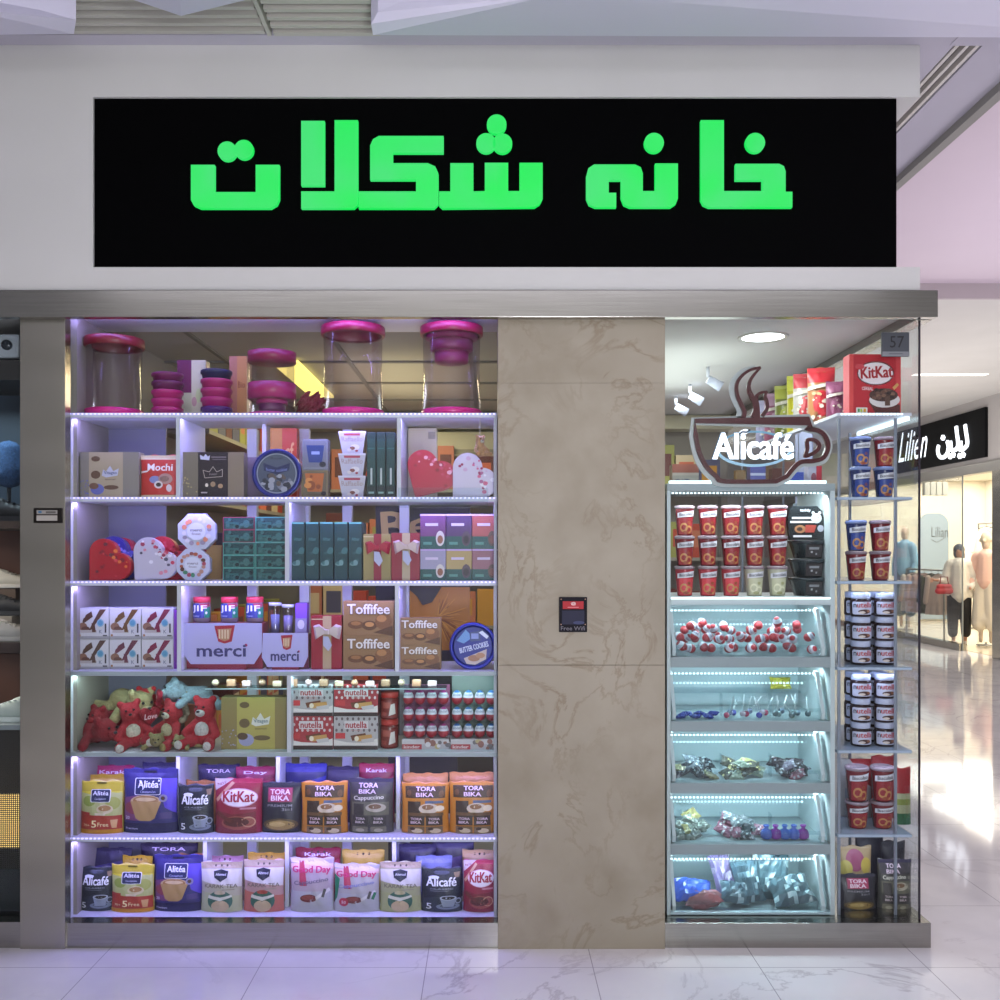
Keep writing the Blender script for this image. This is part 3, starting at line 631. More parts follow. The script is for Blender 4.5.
# glass fronts
S(box('window_1',X(65,GY),X(498,GY),GY,GY+.008,zp,zsoff,M_GLASS))
S(box('window_2',X(665,GY),XR,GY,GY+.008,zp,zsoff,M_GLASS))
S(box('window_3',XR-.008,XR,GY+.009,3.1,zp,zsoff,M_GLASS))
S(box('window_4',-3.2,X(20,GY),GY,GY+.008,.09,zsoff,M_GLASS))
S(box('trim_5',XR-.002,XR+.004,GY-.004,GY+.004,zp,zsoff,mat('#2a2430',.3)))
# shop interior
M_IN=noisy('interior_wall','#8e887c','#979184',1.5,.8)
S(box('wall_left',-1.78,XL,.1,3.1,0,2.6,M_IN)); 
M_SLATW=noisy('grey_panelling','#6a6a74','#74747e',3,.6,0,(30,30,1))
S(box('wall_back',-1.6,XR,3.0,3.1,0,2.6,M_IN))
S(box('ceiling',-1.6,XR-.01,.12,3.0,2.43,2.5,noisy('ceiling_board','#a8a296','#b2ac9f',1.5,.85)))
S(box('ceiling_drop',-1.6,X(498,0),.047,.39,zsoff,2.43,M_WHITE)); S(box('ceiling_drop.001',X(665,0),XR-.01,.047,.12,zsoff-.005,2.43,M_CEIL)); S(box('trim_11',1.55,1.66,.047,3.15,zsoff,2.47,M_CEIL))
S(box('ceiling_white',.55,XR-.012,.12,2.98,2.405,2.429,M_CEIL))
bm=bmesh.new()
for y in (1.1,1.7,2.3,2.9): bx(bm,-1.6,.5,y,y+.02,2.42,2.431)
for x in (-1.3,-.7,-.1,.5): bx(bm,x,x+.02,.24,3,2.42,2.431)
S(bmo('ceiling_grid',bm,mat('#7c786e',.7)))
S(box('trim_6',-1.6,XR-.01,2.8,2.99,2.31,2.40,mat('#c9c3a4',.7)))
S(box('floor_shop',-1.6,1.6,.1,3.0,.0,.07,mat('#8d8a86',.3)))
o=box('ceiling_light',-1.06,-.93,1.03,2.1,2.405,2.42,mat('#f2e27a',.5,0,1.4)); tag(o,'long yellow ceiling light strip glowing above the magenta-lidded canisters','ceiling light')
def downlight(x,y,z,r,label,em=14):
    root=empty('downlight',(x,y,z)); lath('trim_ring',[(r,-.004),(r*1.18,-.006),(r*1.2,0),(r,.0)],mat('#c9c7bd',.4),root,32,cap=False)
    lath('diffuser',[(0,-.002),(r,-.002)],mat('#fbfffc',.5,0,em),root,32,cap=False); tag(root,label,'ceiling light'); return root
downlight(X(763,.46),.46,2.405,.088,'round white downlight in the shop ceiling above the coffee cup sign',9)
# mall ceilings
M_LIL=noisy('lilac_ceiling','#b3b0bd','#bab7c4',1.2,.85); M_PINK=noisy('rose_ceiling','#cdbfca','#d3c6d0',.6,.85)
zc=zf[3]
bm=bmesh.new(); bx(bm,-4,X(920,YF)+.12,-.10,YF,zc,zc+.05); bx(bm,-4,-.40,-.36,-.105,zc+.055,zc+.07); bx(bm,-.40,1.73,-1.5,-.105,zc,zc+.05); bx(bm,-4,-.4,-1.5,-.37,zc,zc+.05)
bx(bm,1.60,1.735,YF,3.2,zc,zc+.05); bx(bm,1.845,2.06,-1.5,12,zc,zc+.05); bx(bm,1.72,1.87,-.13,YF,zc-.003,zc+.05); bx(bm,1.73,1.86,-1.5,12,zc+.06,zc+.08); bx(bm,1.6,1.735,3.2,12,zc,zc+.05)
S(bmo('ceiling_mall',bm,M_LIL))
bm=bmesh.new(); bx(bm,2.055,2.10,-1.5,12,zc-.035,zc+.4); S(bmo('beam',bm,mat('#8b8a85',.7)))
S(box('ceiling_raised',2.15,11,-3,4.57,3.76,3.8,M_PINK)); S(box('ceiling_far',2.15,11,4.57,22,3.655,3.8,M_CEIL)); S(box('trim_7',2.15,11,4.53,4.57,3.63,3.76,mat('#b5abae',.7)))
bm=bmesh.new()
for k in range(5): bx(bm,-4,-.82,-.135-k*.052,-.115-k*.052,zc-.004,zc+.02)
for k in range(5): bx(bm,-.79,-.40,-.120-k*.052,-.100-k*.052,zc-.004,zc+.02)
bx(bm,-.815,-.80,-.37,-.1,zc-.004,zc+.03); g1=bmo('ceiling_vent',bm,mat('#b9b7b0',.6)); tag(g1,'long slatted linear vent in the ceiling above the left part of the shop sign','vent')
bm=bmesh.new()
for k in range(3): bx(bm,1.742+k*.038,1.756+k*.038,-1.5,12,zc-.002,zc+.02)
g2=bmo('ceiling_vent',bm,mat('#c9c5c0',.6)); tag(g2,'slatted vent running along the corridor ceiling beside the shop corner','vent')
S(box('ceiling_void',1.73,1.862,-1.5,12,zc+.05,zc+.06,mat('#3a2e2c',.8))); S(box('ceiling_void.001',-4,-.4,-.37,-.10,zc+.045,zc+.055,mat('#5d5650',.8)))
# suspended panels
def panel(label,pts,faces):
    o=mk('ceiling_panel',pts,faces,M_LIL2); tag(o,label,'ceiling panel','faceted white ceiling panels'); return o
M_LIL2=mat('#cfcde0',.6)
def facet(label,outline,drop,top):
    """faceted hanging panel: outline at its rim, one low point, flat top"""
    n=len(outline); V=[(x,y,z) for x,y,z in outline]+[drop]+[(x,y,top) for x,y,_ in outline]
    Fc=[(i,(i+1)%n,n) for i in range(n)]+[(i,n+1+i,n+1+(i+1)%n,(i+1)%n) for i in range(n)]+[tuple(n+1+i for i in range(n))]
    return panel(label,V,Fc)
def PZ(px,py,z): # point of the ceiling zone at height z seen at a pixel
    d=(z-EYE)*F/(550-py); return (X(px,d-D),d-D,z)
facet('broad white ceiling panel hanging over the right two thirds of the sign',[PZ(373,35,3.28),PZ(371,24,3.29),PZ(378,12,3.31),PZ(400,2,3.33),PZ(440,-12,3.34),PZ(700,-60,3.33),PZ(1150,-60,3.28),PZ(1150,38,3.28)],PZ(560,-6,3.24),3.37)
facet('pointed white ceiling panel with its tip above the left end of the sign',[PZ(181,16,3.27),PZ(262,-4,3.28),PZ(300,-40,3.3),PZ(60,-40,3.3),PZ(122,-4,3.28)],PZ(180,-12,3.24),3.37)
facet('white ceiling panel with curved end in the top left corner',[PZ(74,34,3.28),PZ(76,20,3.29),PZ(40,10,3.31),PZ(-40,-5,3.32),PZ(-200,-5,3.3),PZ(-200,37,3.28)],PZ(-40,8,3.25),3.37)
# mall behind the viewer
S(box('wall_opposite',-4,11,-6.1,-6,0,4.2,M_WALL)); S(box('ceiling_hall',-4,2.0,-6,-1.5,4.0,4.1,M_LIL)); 
# ================================================================ MAIN SIGN
sg=empty('shop_sign',(0,0,0)); tag(sg,'long black shop sign with glowing green Persian letters over the storefront','sign')
ys=YF+.012
box('panel',X(93,YF),X(896.5,ys),ys,ys+.045,Z(267,YF),Z(97,YF)-.0005,mat('#010102',.8,spec=.05),sg)
def A(x,y): return (X(180+x*.32,YF),Z(100+y*.32,YF))
def B(x,y): return (X(480+x*.34,YF),Z(100+y*.34,YF))
def led_mat():
    m,nt,N,L,b=nodes('green_led_face'); tc=N.new('ShaderNodeTexCoord'); n=N.new('ShaderNodeTexNoise'); n.inputs['Scale'].default_value=5; n.inputs['Detail'].default_value=1
    L.new(tc.outputs['Object'],n.inputs['Vector']); r=ramp(nt,[(.35,'#08ff5c'),(.68,'#42f57c')]); L.new(n.outputs[0],r.inputs[0])
    L.new(r.outputs[0],b.inputs['Emission Color']); b.inputs['Emission Strength'].default_value=.80; b.inputs['Base Color'].default_value=(.01,.05,.02,1); b.inputs['Roughness'].default_value=.4; return m
M_LED=led_mat(); M_DIM=mat('#86c49a',.4,0,.55)
def letter(pts): return poly_prism('letter',pts,ys-.022,ys,M_LED,sg,.0015)
letter([A(*p) for p in ((36,205),(110,205),(110,290),(238,290),(238,205),(312,205),(312,312),(304,330),(285,341),(65,341),(45,332),(36,315))])
letter([A(*p) for p in ((380,68),(453,68),(453,270),(380,270))])
letter([A(*p) for p in ((380,288),(484,288),(484,66),(557,66),(557,330),(545,341),(380,341))])
letter([A(*p) for p in ((559,288),(738,288),(738,252),(595,252),(595,145),(604,125),(622,115),(824,115),(824,168),(666,168),(666,200),(775,200),(798,210),(808,232),(808,328),(795,341),(559,341))])
b0=[A(*p) for p in ((810,288),(845,288),(845,200),(917,200),(917,288))]
letter(b0+[B(*p) for p in ((14,270),(14,187),(83,187),(83,270),(116,270),(116,187),(184,187),(184,292),(176,308),(160,318))]+[A(820,341),A(810,332)])
letter([B(*p) for p in ((312,225),(318,203),(335,192),(455,192),(472,200),(478,218),(478,270),(514,270),(514,189),(581,189),(581,292),(575,308),(560,318),(440,318),(422,310),(414,290),(414,238),(378,238),(378,275),(400,275),(400,318),(338,318),(320,310),(312,292))])
letter([B(*p) for p in ((648,62),(716,62),(716,270),(829,270),(829,238),(750,238),(750,190),(878,190),(892,197),(897,212),(897,272),(917,272),(917,318),(672,318),(655,310),(648,296))])
for fn,x,y,r in ((A,149,162,30),(A,201,157,30),(B,49,74,29),(B,18,129,29),(B,66,130,29),(B,511,128,29),(B,808,128,29)):
    c=fn(x,y); sc=.32 if fn is A else .34
    o=poly_prism('letter_dot',circle(c[0],c[1],r*sc*3.6/F,24),ys-.022,ys,M_LED,sg,.0015)
# ================================================================ SIGNS ON THE FRONT
def plaque(name,px0,px1,py0,py1,y,t,c,fn,label,cat='sign'):
    x0,x1=X(px0,y),X(px1,y);z0,z1=Z(py1,y),Z(py0,y); w=x1-x0;h=z1-z0
    bm=bmesh.new(); bx(bm,-w/2,w/2,-t,0,0,h,0,.0015); o=bmo(name,bm,mat(c,.65,spec=.2),None,((x0+x1)/2,y,z0)); P=Print(w,h,lambda x,z,e:(x,-t-e,z)); P.rough=.7; fn(P); P.out('printed_face',o); tag(o,label,cat); return o
def d_wifi(P):
    P.rect(.13,.66,.87,.88,'#a8242e'); P.text('@',.42,.76,.60,.86,'#e8dcdc'); P.rect(.3,.7,.7,.72,'#d9898f'); P.rect(.10,.22,.90,.62,'#1c1e38'); P.ell(.70,.27,.2,.05,'#3a4066'); P.text('Free Wifi',.06,.05,.92,.17,'#6d6a74')
    for u in (.07,.93):
        for v in (.22,.94): P.circ(u,v,.0025,'#9a7a68')
plaque('notice_plaque',559,587,597,632,-.012,.006,'#14121c',d_wifi,'small black and red plaque reading Free Wifi on the stone pillar')
def d_pl(P): P.rect(.12,.15,.86,.85,'#3a3330'); P.rect(.12,.6,.86,.85,'#8f8c88'); P.rect(.18,.66,.30,.80,'#3a6a8c'); P.rect(.45,.64,.80,.78,'#5a5855'); P.rect(.12,.15,.86,.5,'#a5a19a')
plaque('notice_plaque',34,62,508,523,-.012,.005,'#17120f',d_pl,'narrow black plaque with grey card on the brushed steel column')
def d_57(P): P.rect(0,0,1,.2,'#777a80'); P.text('57',.28,.36,.80,.84,'#1c1d22',bold=.0); P.rect(.25,.09,.75,.12,'#4e5056')
plaque('number_plaque',881,908,333,357,GY-.001,.012,'#4c4f56',d_57,'grey unit number plaque reading 57 on the corner glass')
# coffee cup sign hung inside the glass
cs=empty('cup_sign',(0,0,0)); tag(cs,'maroon coffee cup sign with steam and glowing Alicafé lettering behind the glass','sign'); yc=.0615
def Q(x,y): return (X(660+x*.18,yc),Z(310+y*.18,yc))
K=.18*3.69/F
M_MAR=mat('#4a1016',.35); M_HALO=mat('#b9c0bf',.3)
cupl=[(192,618),(196,700),(215,790),(255,870),(310,925),(360,953),(640,953),(700,925),(770,850),(850,840),(905,820),(930,760),(915,705),(875,672),(822,664),(822,618)]
c1=cupl[:1]+smoothpts(cupl[1:7],5)+smoothpts(cupl[7:15],5)+cupl[15:]
bm=bmesh.new(); ribbon(bm,[Q(*p) for p in c1],24*K,yc-.012,yc,True); bmo('cup_outline',bm,M_MAR,cs)
bm=bmesh.new(); ribbon(bm,[Q(x+(-14 if x<500 else 8),y+(8 if y>800 else 0)) for x,y in c1],40*K,yc+.001,yc+.009,True); bmo('outline_backing',bm,M_HALO,cs)
bm=bmesh.new(); ribbon(bm,[Q(*p) for p in smoothpts([(815,725),(855,725),(880,750),(870,780),(835,803),(805,812),(815,770)],4,True)],20*K,yc-.012,yc,True); bmo('handle_outline',bm,M_MAR,cs)
st=smoothpts([(460,600),(465,565),(445,520),(425,470),(425,410),(455,365),(500,335),(555,322)],5)
bm=bmesh.new(); ribbon(bm,[Q(*p) for p in st],lambda t:(24-10*t)*K,yc-.012,yc)
ribbon(bm,[Q(*p) for p in smoothpts([(555,322),(520,360),(495,400),(490,440),(505,480),(525,520),(530,560),(515,600)],5)],lambda t:(12+24*t)*K,yc-.0121,yc)
ribbon(bm,[Q(*p) for p in smoothpts([(535,600),(535,540),(530,490),(550,465),(590,455)],5)],lambda t:(34-24*t)*K,yc-.0122,yc)
ribbon(bm,[Q(*p) for p in smoothpts([(590,455),(580,480),(590,510),(590,550),(565,590)],5)],lambda t:(12+10*t)*K,yc-.0123,yc)
bmo('steam',bm,M_MAR,cs)
bm=bmesh.new(); ribbon(bm,[Q(x-24,y-2) for x,y in st],26*K,yc+.001,yc+.008); bmo('steam_backing',bm,M_HALO,cs)
P=Print(1,1,lambda x,z,e:(x+.5,yc-.0125-e*.5,z)); q0,q1=Q(285,835),Q(740,695)
M_NEON=mat('#f4faff',.4,0,2.2); 
P.text('Alicafé',q0[0],q0[1],q1[0],q1[1]+.010,mat('#4a7a9c',.4),bold=.05); P.text('Alicafé',q0[0]+.003,q0[1]+.002,q1[0]-.003,q1[1]+.008,M_NEON,bold=.035,res=4)
def el(cx,cy,rx,ry,w,a0,a1,m):
    pts=[Q(cx+rx*math.cos(a0+(a1-a0)*i/30),cy+ry*math.sin(a0+(a1-a0)*i/30)) for i in range(31)]; bm=bmesh.new(); ribbon(bm,pts,w*K,yc-.010,yc); return bmo('swoosh',bm,m,cs)
el(520,770,205,95,14,-.2,2.9,mat('#8fb4c8',.3,0,.5)); el(520,765,190,88,10,2.9,5.6,mat('#6d9ab4',.3,0,.4))
q=Q(462,680); pts=[(q[0]+.0165*math.cos(t)-.004*math.sin(t),q[1]+.0095*math.sin(t)+.006*math.cos(t)) for t in [2*PI*i/20 for i in range(20)]]
bn=poly_prism('coffee_bean',pts,yc-.016,yc-.002,mat('#dfeaf4',.4,0,.9),cs,.001); bm=bmesh.new(); ribbon(bm,[Q(432,695),Q(450,680),Q(475,682),Q(495,668)],8*K,yc-.018,yc-.015); bmo('bean_crease',bm,mat('#22304c',.4),bn)
P.out('lettering',cs)
for px in (700,815): pass
bm=bmesh.new()
for px in (728,790):
    bx(bm,X(px,yc)-.0006,X(px,yc)+.0006,yc+.002,yc+.0035,Z(430,yc),2.40)
bm.free()
# ================================================================ LEFT SHELVING
M_LSTRIP=mat('#c4b8ff',.5,0,2.0); M_CSTRIP=mat('#e6fbff',.5,0,1.6)
SH=[Z(p,UF) for p in (413,497,581,671,752,837)]+[zp-.006]
XA,XB=X(67,UF),X(497,UF); UD=.33
un=empty('display_shelving',((XA+XB)/2,UF,0)); tag(un,'white display shelving filling the left shop window','shelving'); ux=un.location.x
def ub(nm,x0,x1,y0,y1,z0,z1,m,bev=0.001): return box(nm,x0-ux,x1-ux,y0-UF,y1-UF,z0,z1,m,un,bev)
ub('side_panel',XA,X(71,UF),UF,UF+UD,.075,SH[0]-.001,M_WHITE); ub('side_panel',XB-.012,XB,UF,UF+UD,.075,SH[0]-.001,M_WHITE)
for i,z in enumerate(SH):
    ub('shelf',XA-.002,XB+.002,UF-.004,UF+UD+.002,z-.018,z,M_WHITE)
    if i<6:
        bm=bmesh.new(); n=int((XB-XA)/.016)
        for k in range(n):
            if i in(3,4) : break
            bx(bm,XA+.01+k*.016,XA+.017+k*.016,UF-.0075,UF-.0035,z-.0065,z-.002)
        if i not in (3,4):
            for v in bm.verts: v.co.x-=ux; v.co.y-=UF
            bmo('led_strip',bm,M_LSTRIP,un)
        else: bm.free(); ub('front_lip',XA,XB,UF-.008,UF-.004,z-.016,z-.002,mat('#a9b6bd',.3))
for i,ps in enumerate(((178,264,399),(287,),(179,397),(289,),(178,278,398),(205,287,394))):
    for p in ps:
        y0_=UF+(.2 if p==264 else .10 if i>3 else 0); x=X(p,y0_); ub('divider',x-.008,x+.008,y0_,UF+UD-.001,SH[i+1],SH[i]-.018,M_WHITE)
ub('rear_panel',XA,-1.36,UF+UD,UF+UD+.015,.08,SH[0],mat('#7a7a8c',.5))
for k in range(4): ub('rear_post',(-1.02,-.80,-.62,-.38)[k],(-.98,-.76,-.58,-.34)[k],UF+UD+.003,UF+UD+.04,.08,SH[0]-.02,M_WHITE)
def area(name,loc,sx,sy,power,col,rot=(0,0,0),spread=None):
    l=bpy.data.lights.new(name,'AREA'); l.shape='RECTANGLE'; l.size=sx; l.size_y=sy; l.energy=power; l.color=col
    if spread: l.spread=spread
    o=bpy.data.objects.new(name,l); C.objects.link(o); o.location=loc; o.rotation_euler=rot; return o
VIO=(.38,.32,1.0); CYA=(.72,.93,1.0)
for i,z in enumerate(SH[:6]):
    col=VIO if i!=3 else (.55,.85,.9)
    area('led_lamp',((XA+XB)/2,UF+.014,z-.0235),XB-XA-.03,.012,(4.2,4.4,4.4,2.2,4.4,4.0)[i],col,(math.radians(25),0,0))
area('led_lamp',((XA+XB)/2,GY+.03,zsoff-.012),XB-XA-.03,.02,2.0,VIO,(math.radians(25),0,0)); area('led_uplamp',((XA+XB)/2,GY+.02,zsoff-.03),XB-XA-.03,.012,2.6,VIO,(math.radians(160),0,0))
bm=bmesh.new(); bx(bm,XA,XB,GY+.014,GY+.022,zsoff-.006,zsoff-.001); o=bmo('led_strip',bm,M_LSTRIP); tag(o,'thin violet light strip along the top edge of the left window','light strip')
# ---------------------------------------------------------------- placing
def at(px0,px1,py0,z,Yf):
    w=(px1-px0)*(D+Yf)/F; return (X((px0+px1)/2,Yf),w,Z(py0,Yf)-z)
def atc(px0,px1,py0,z,Yf):
    w=(px1-px0)*(D+Yf)/F; Yc=Yf+w/2; w=(px1-px0)*(D+Yc)/F; return (X((px0+px1)/2,Yc),w,Z(py0,Yf)-z)
def CT(px0,px1,py0,z,Yf,d,c,fn,label,cat='carton',group=None,name='carton',pz=None):
    xc,w,h=at(px0,px1,py0,z,Yf); return carton(name,w-.002,d,h-.001,c,fn,(xc,Yf+d/2,z+.0005),label,cat,group)
def BG(px0,px1,py0,row,Yf,c,fn,label,t=.06,rz=0.0,cat='coffee pouch',z=None,name='coffee_pouch',group=None):
    z=SH[row] if z is None else z
    xc,w,h=at(px0,px1,py0,z,Yf); return pouch(name,w,h-.001,t,c,fn,(xc,Yf+t/2,z+.0008),label,cat,group,rz)
Y1=.115
# row 1
for a,b_,t_,lab,ne in ((85,143,333,'tall clear canister, leftmost of the magenta-lidded ones on the top shelf',False),(321,385,320,'tall empty clear canister standing between stacked tubs and the cup-filled canister',False),(420,483,320,'tall clear canister with smaller magenta cups nested inside its lid',True)):
    xc,w,h=atc(a,b_,t_,SH[0],.10); canister(w/1.04,h,(xc,.10+w/2,SH[0]+.0005),lab,ne,'#7a1224' if a==85 else '#8c0e3a')
xc,w,h=atc(152,183,371,SH[0],.13); cupstack(w,h,(xc,.13+w/2,SH[0]+.0005),['#b01c68','#b01c68','#b01c68','#64164c','#701a50'],'stack of magenta plastic cups beside the first clear canister')
xc,w,h=atc(201,232,368,SH[0],.13); cupstack(w,h,(xc,.13+w/2,SH[0]+.0005),['#4c1660','#a81c64','#a81c64','#a81c64','#1a1e48'],'stack of magenta plastic cups topped with a navy lid')
def d_half(P): P.rect(0,.45,.5,1,'#6c1450'); P.rect(.5,0,1,1,'#d6d2b8'); P.rect(0,0,.5,.45,'#c6c8ac'); P.ell(.75,.4,.1,.12,'#c9d6a0'); P.ell(.6,.3,.09,.08,'#c49aa0')
CT(177,206,360,SH[0],.27,.06,'#6c1450',d_half,'purple and cream carton behind the two cup stacks',pz=1)
CT(229,247,356,SH[0],.27,.08,'#b8786a',lambda P:(P.rect(.45,0,1,1,'#c88a58'),P.text('Bio',.5,.5,.9,.6,'#8a3c28')),'orange-brown carton behind the navy-lidded cup stack')
r=empty('food_container',(X(272,.2),.2,SH[0]+.0005)); w=.19
for k,(z0,z1,m,nm,q) in enumerate(((0,.012,'#c2287c','base',.98),(.012,.07,None,'lower_tub',.93),(.07,.13,'#a01a5c','middle_lid',1.0),(.13,.215,None,'upper_tub',.93),(.215,.255,'#8a1448','lid',1.0))):
    pts=[(-.5,0),(.5,0),(.5,.85),(0.02,1.0),(-.02,.8)]
    lath(nm,[(0,z0),(w/2*q,z0),(w/2*q,z1),(0,z1)] if m else [(w/2*q,z0),(w/2*q,z1)],mat(m,.35) if m else M_CANF,r,36,cap=False)
lath('inner_tub',[(0,.014),(.05,.014),(.055,.05),(0,.05)],mat('#7a2a6a',.4),r,24); lath('inner_lid',[(0,.051),(.062,.051),(.062,.066),(0,.066)],mat('#c2287c',.4),r,24)
tag(r,'two-tier clear container with pink lids left of the tall empty canister','container')
o=blob('dried_flowers',[((i*.02-.03,0,.03+.02*math.sin(i*2.1)),.022,(i*.02-.02,.01,.06+.01*math.cos(i*3)),.018) for i in range(4)],.004,fuzz('#8a2434'),None,(X(309,.2),.22,SH[0]+.012),noise=.012); o['label']='bunch of dark red dried flowers between tub and tall canister';o['category']='dried flowers'
# row 2
CT(80,139,452,SH[1],Y1,.06,'#8f8a86',d_vil('#8f8980','#b5a68e',('#c9cbe4','#3a4a8c','#6a5040','#6d72b8','#7b5a48'),.15,.73),'beige sweets carton with silver crown badge, leftmost on the second shelf')
BG(139,177,455,1,.12,'#c43c34',d_mochi,'red and white bag reading Mochi',cat='sweets bag',name='sweets_bag',t=.04)
CT(181,244,452,SH[1],Y1,.06,'#7c7462',d_darkbox,'dark brown sweets carton with crown outline and kraft sides')
CT(240,268,457,SH[1],.19,.05,'#77687c',None,'plain mauve carton half hidden behind the round navy tin')
def d_tin1(P):
    P.ell(.5,.5,.46,.46,'#1c2560',36); P.ell(.5,.5,.42,.42,'#8f98a8',36); P.ell(.5,.5,.395,.395,'#4c5664',36); P.poly([(.22,.72),(.5,.62),(.78,.72),(.76,.56),(.5,.48),(.24,.56)],'#20284e'); P.text('butter cookies',.28,.56,.72,.63,'#7480b4',arc=-.03); P.text('Royal',.38,.78,.62,.84,'#2d3340'); sprinkle(P,['#7a7f8a','#a0a4ac','#2d2f38','#5f5348'],36,3,.05,(.22,.16,.78,.46))
xc,w,h=at(252,301,455,SH[1],.12); round_tin('biscuit_tin',w/2*.98,.05,(xc,.15,SH[1]+.0008),'#a8acb8',d_tin1,'round navy and grey biscuit tin standing on edge on the second shelf','#232a74')
CT(270,297,428,SH[1],.30,.05,'#c4401e',lambda P:(P.rect(0,0,.45,1,'#c98a3c'),P.text('cf',.55,.55,.9,.8,'#e8b070')),'orange and red carton rising behind the round navy tin')
CT(301,328,470,SH[1],.14,.06,'#7d7250',lambda P:(P.rect(.06,.08,.94,.94,'#6a5f48'),P.poly([(.14,.88),(.86,.88),(.78,.22),(.24,.22)],'#b4652e'),sprinkle(P,['#d08a44','#8a4a24'],8,4,.12,(.25,.3,.75,.8)),P.ell(.85,.15,.1,.08,'#2a2422')),'clear lidded sweets box with orange picture, under the blue one')
zz=Z(470,.14); CT(302,328,439,zz,.14,.06,'#7c8088',lambda P:(P.rect(.06,.08,.94,.94,'#70747c'),P.poly([(.16,.8),(.86,.8),(.78,.24),(.26,.24)],'#2c3f74'),P.rect(.36,.5,.68,.6,'#8fa0cc'),P.ell(.8,.18,.13,.09,'#2a2a30')),'clear lidded sweets box with blue picture, stacked on the orange one')
def raff(z,h,xc,w,lab):
    b=bmesh.new(); V=[];bt=w*.36;tp=w*.5
    vs=[b.verts.new(p) for p in ((-bt,-bt,0),(bt,-bt,0),(bt,bt,0),(-bt,bt,0),(-tp,-tp,h),(tp,-tp,h),(tp,tp,h),(-tp,tp,h))]
    for f in ((0,1,2,3),(4,5,6,7),(0,1,5,4),(1,2,6,5),(2,3,7,6),(3,0,4,7)): b.faces.new([vs[i] for i in f])
    o=bmo('sweets_tub',b,mat('#c4c3cf',.35),None,(xc,.14+tp,z+.0005)); P=Print(w,h,lambda x,zz_,e:(x*(.72+.28*zz_/h),-(bt+(tp-bt)*zz_/h)-e,zz_))
    P.rect(0,.93,1,1,'#d8d8e6'); P.rect(.2,.80,.8,.90,'#b0485a'); P.text('Raffaello',.08,.54,.92,.76,'#a68f88',bold=.0); P.ell(.62,.28,.2,.13,'#e6e2e2'); P.ell(.5,.24,.12,.08,'#8a5a50'); P.ell(.35,.16,.1,.07,'#dcd6d0'); P.ell(.7,.12,.07,.05,'#a33b44')
    P.out('printed_label',o); tag(o,lab,'sweets tub','white sweets tubs stacked on the second shelf')
xc,w,h=at(338,366,431,SH[1],.14)
for k,l in enumerate(('bottom','middle','top')): raff(SH[1]+h/3*k,h/3-.001,xc,w,'white Raffaello tub, %s of the stack of three'%l)
for k in range(3): CT(366.5+k*9.7,376+k*9.7,432,SH[1],.13,.08,'#14302c',lambda P:(P.rect(0,0,1,.18,'#0e2422'),P.rect(.1,.18,.9,.9,'#1c433c'),P.rect(.42,.2,.62,.45,'#b9c4bc'),P.rect(.1,.74,.9,.76,'#2d6256'),P.rect(.2,.06,.8,.09,'#7da095')),'tall dark green mint carton on the second shelf, %s of three'%ORD[k].replace(' from left',''),group='tall green mint cartons')
heart_box(.17,(X(431,.14),.17,SH[1]+.001),'#b4243c',['#d87088','#e7a7b4','#8c1c2c','#c23a58'],'glossy red heart box leaning on the second shelf, right end',.25,3)
heart_box(.165,(X(474,.12),.13,SH[1]+.001),'#cdc4d8',['#d46a90','#e8e4f0','#b06a98','#a33a64','#c9a8c8'],'white heart box with pink blossoms, right end of second shelf',.0,9)
t=plush((X(480,.07),.085,Z(457,.08)),0.5,'#c49a70','tan mini bear hanging above the white heart box, by the stone pillar',.50,'sit'); t['group']='hanging toy'
box('hanging_cord',-.0008,.0008,-.001,.001,.08,Z(418,UF)-Z(457,.08)+.004,mat('#cfc6b8',.6),t)
o=box('price_holder',0,(488-398)*(D+.07)/F,0,.003,0,.078,M_BIN,None,.001,(X(398,.066),.066,Z(508,.066)+.0)); tag(o,'clear acrylic card holder clipped to the second shelf below the heart boxes','card holder')
CT(408,437,428,SH[1],.345,.05,'#b9b08c',lambda P:(P.rect(.7,.85,.95,.95,'#8a846c'),P.rect(.02,.4,.5,.45,'#e6d9a0')),'cream carton behind the red heart box')
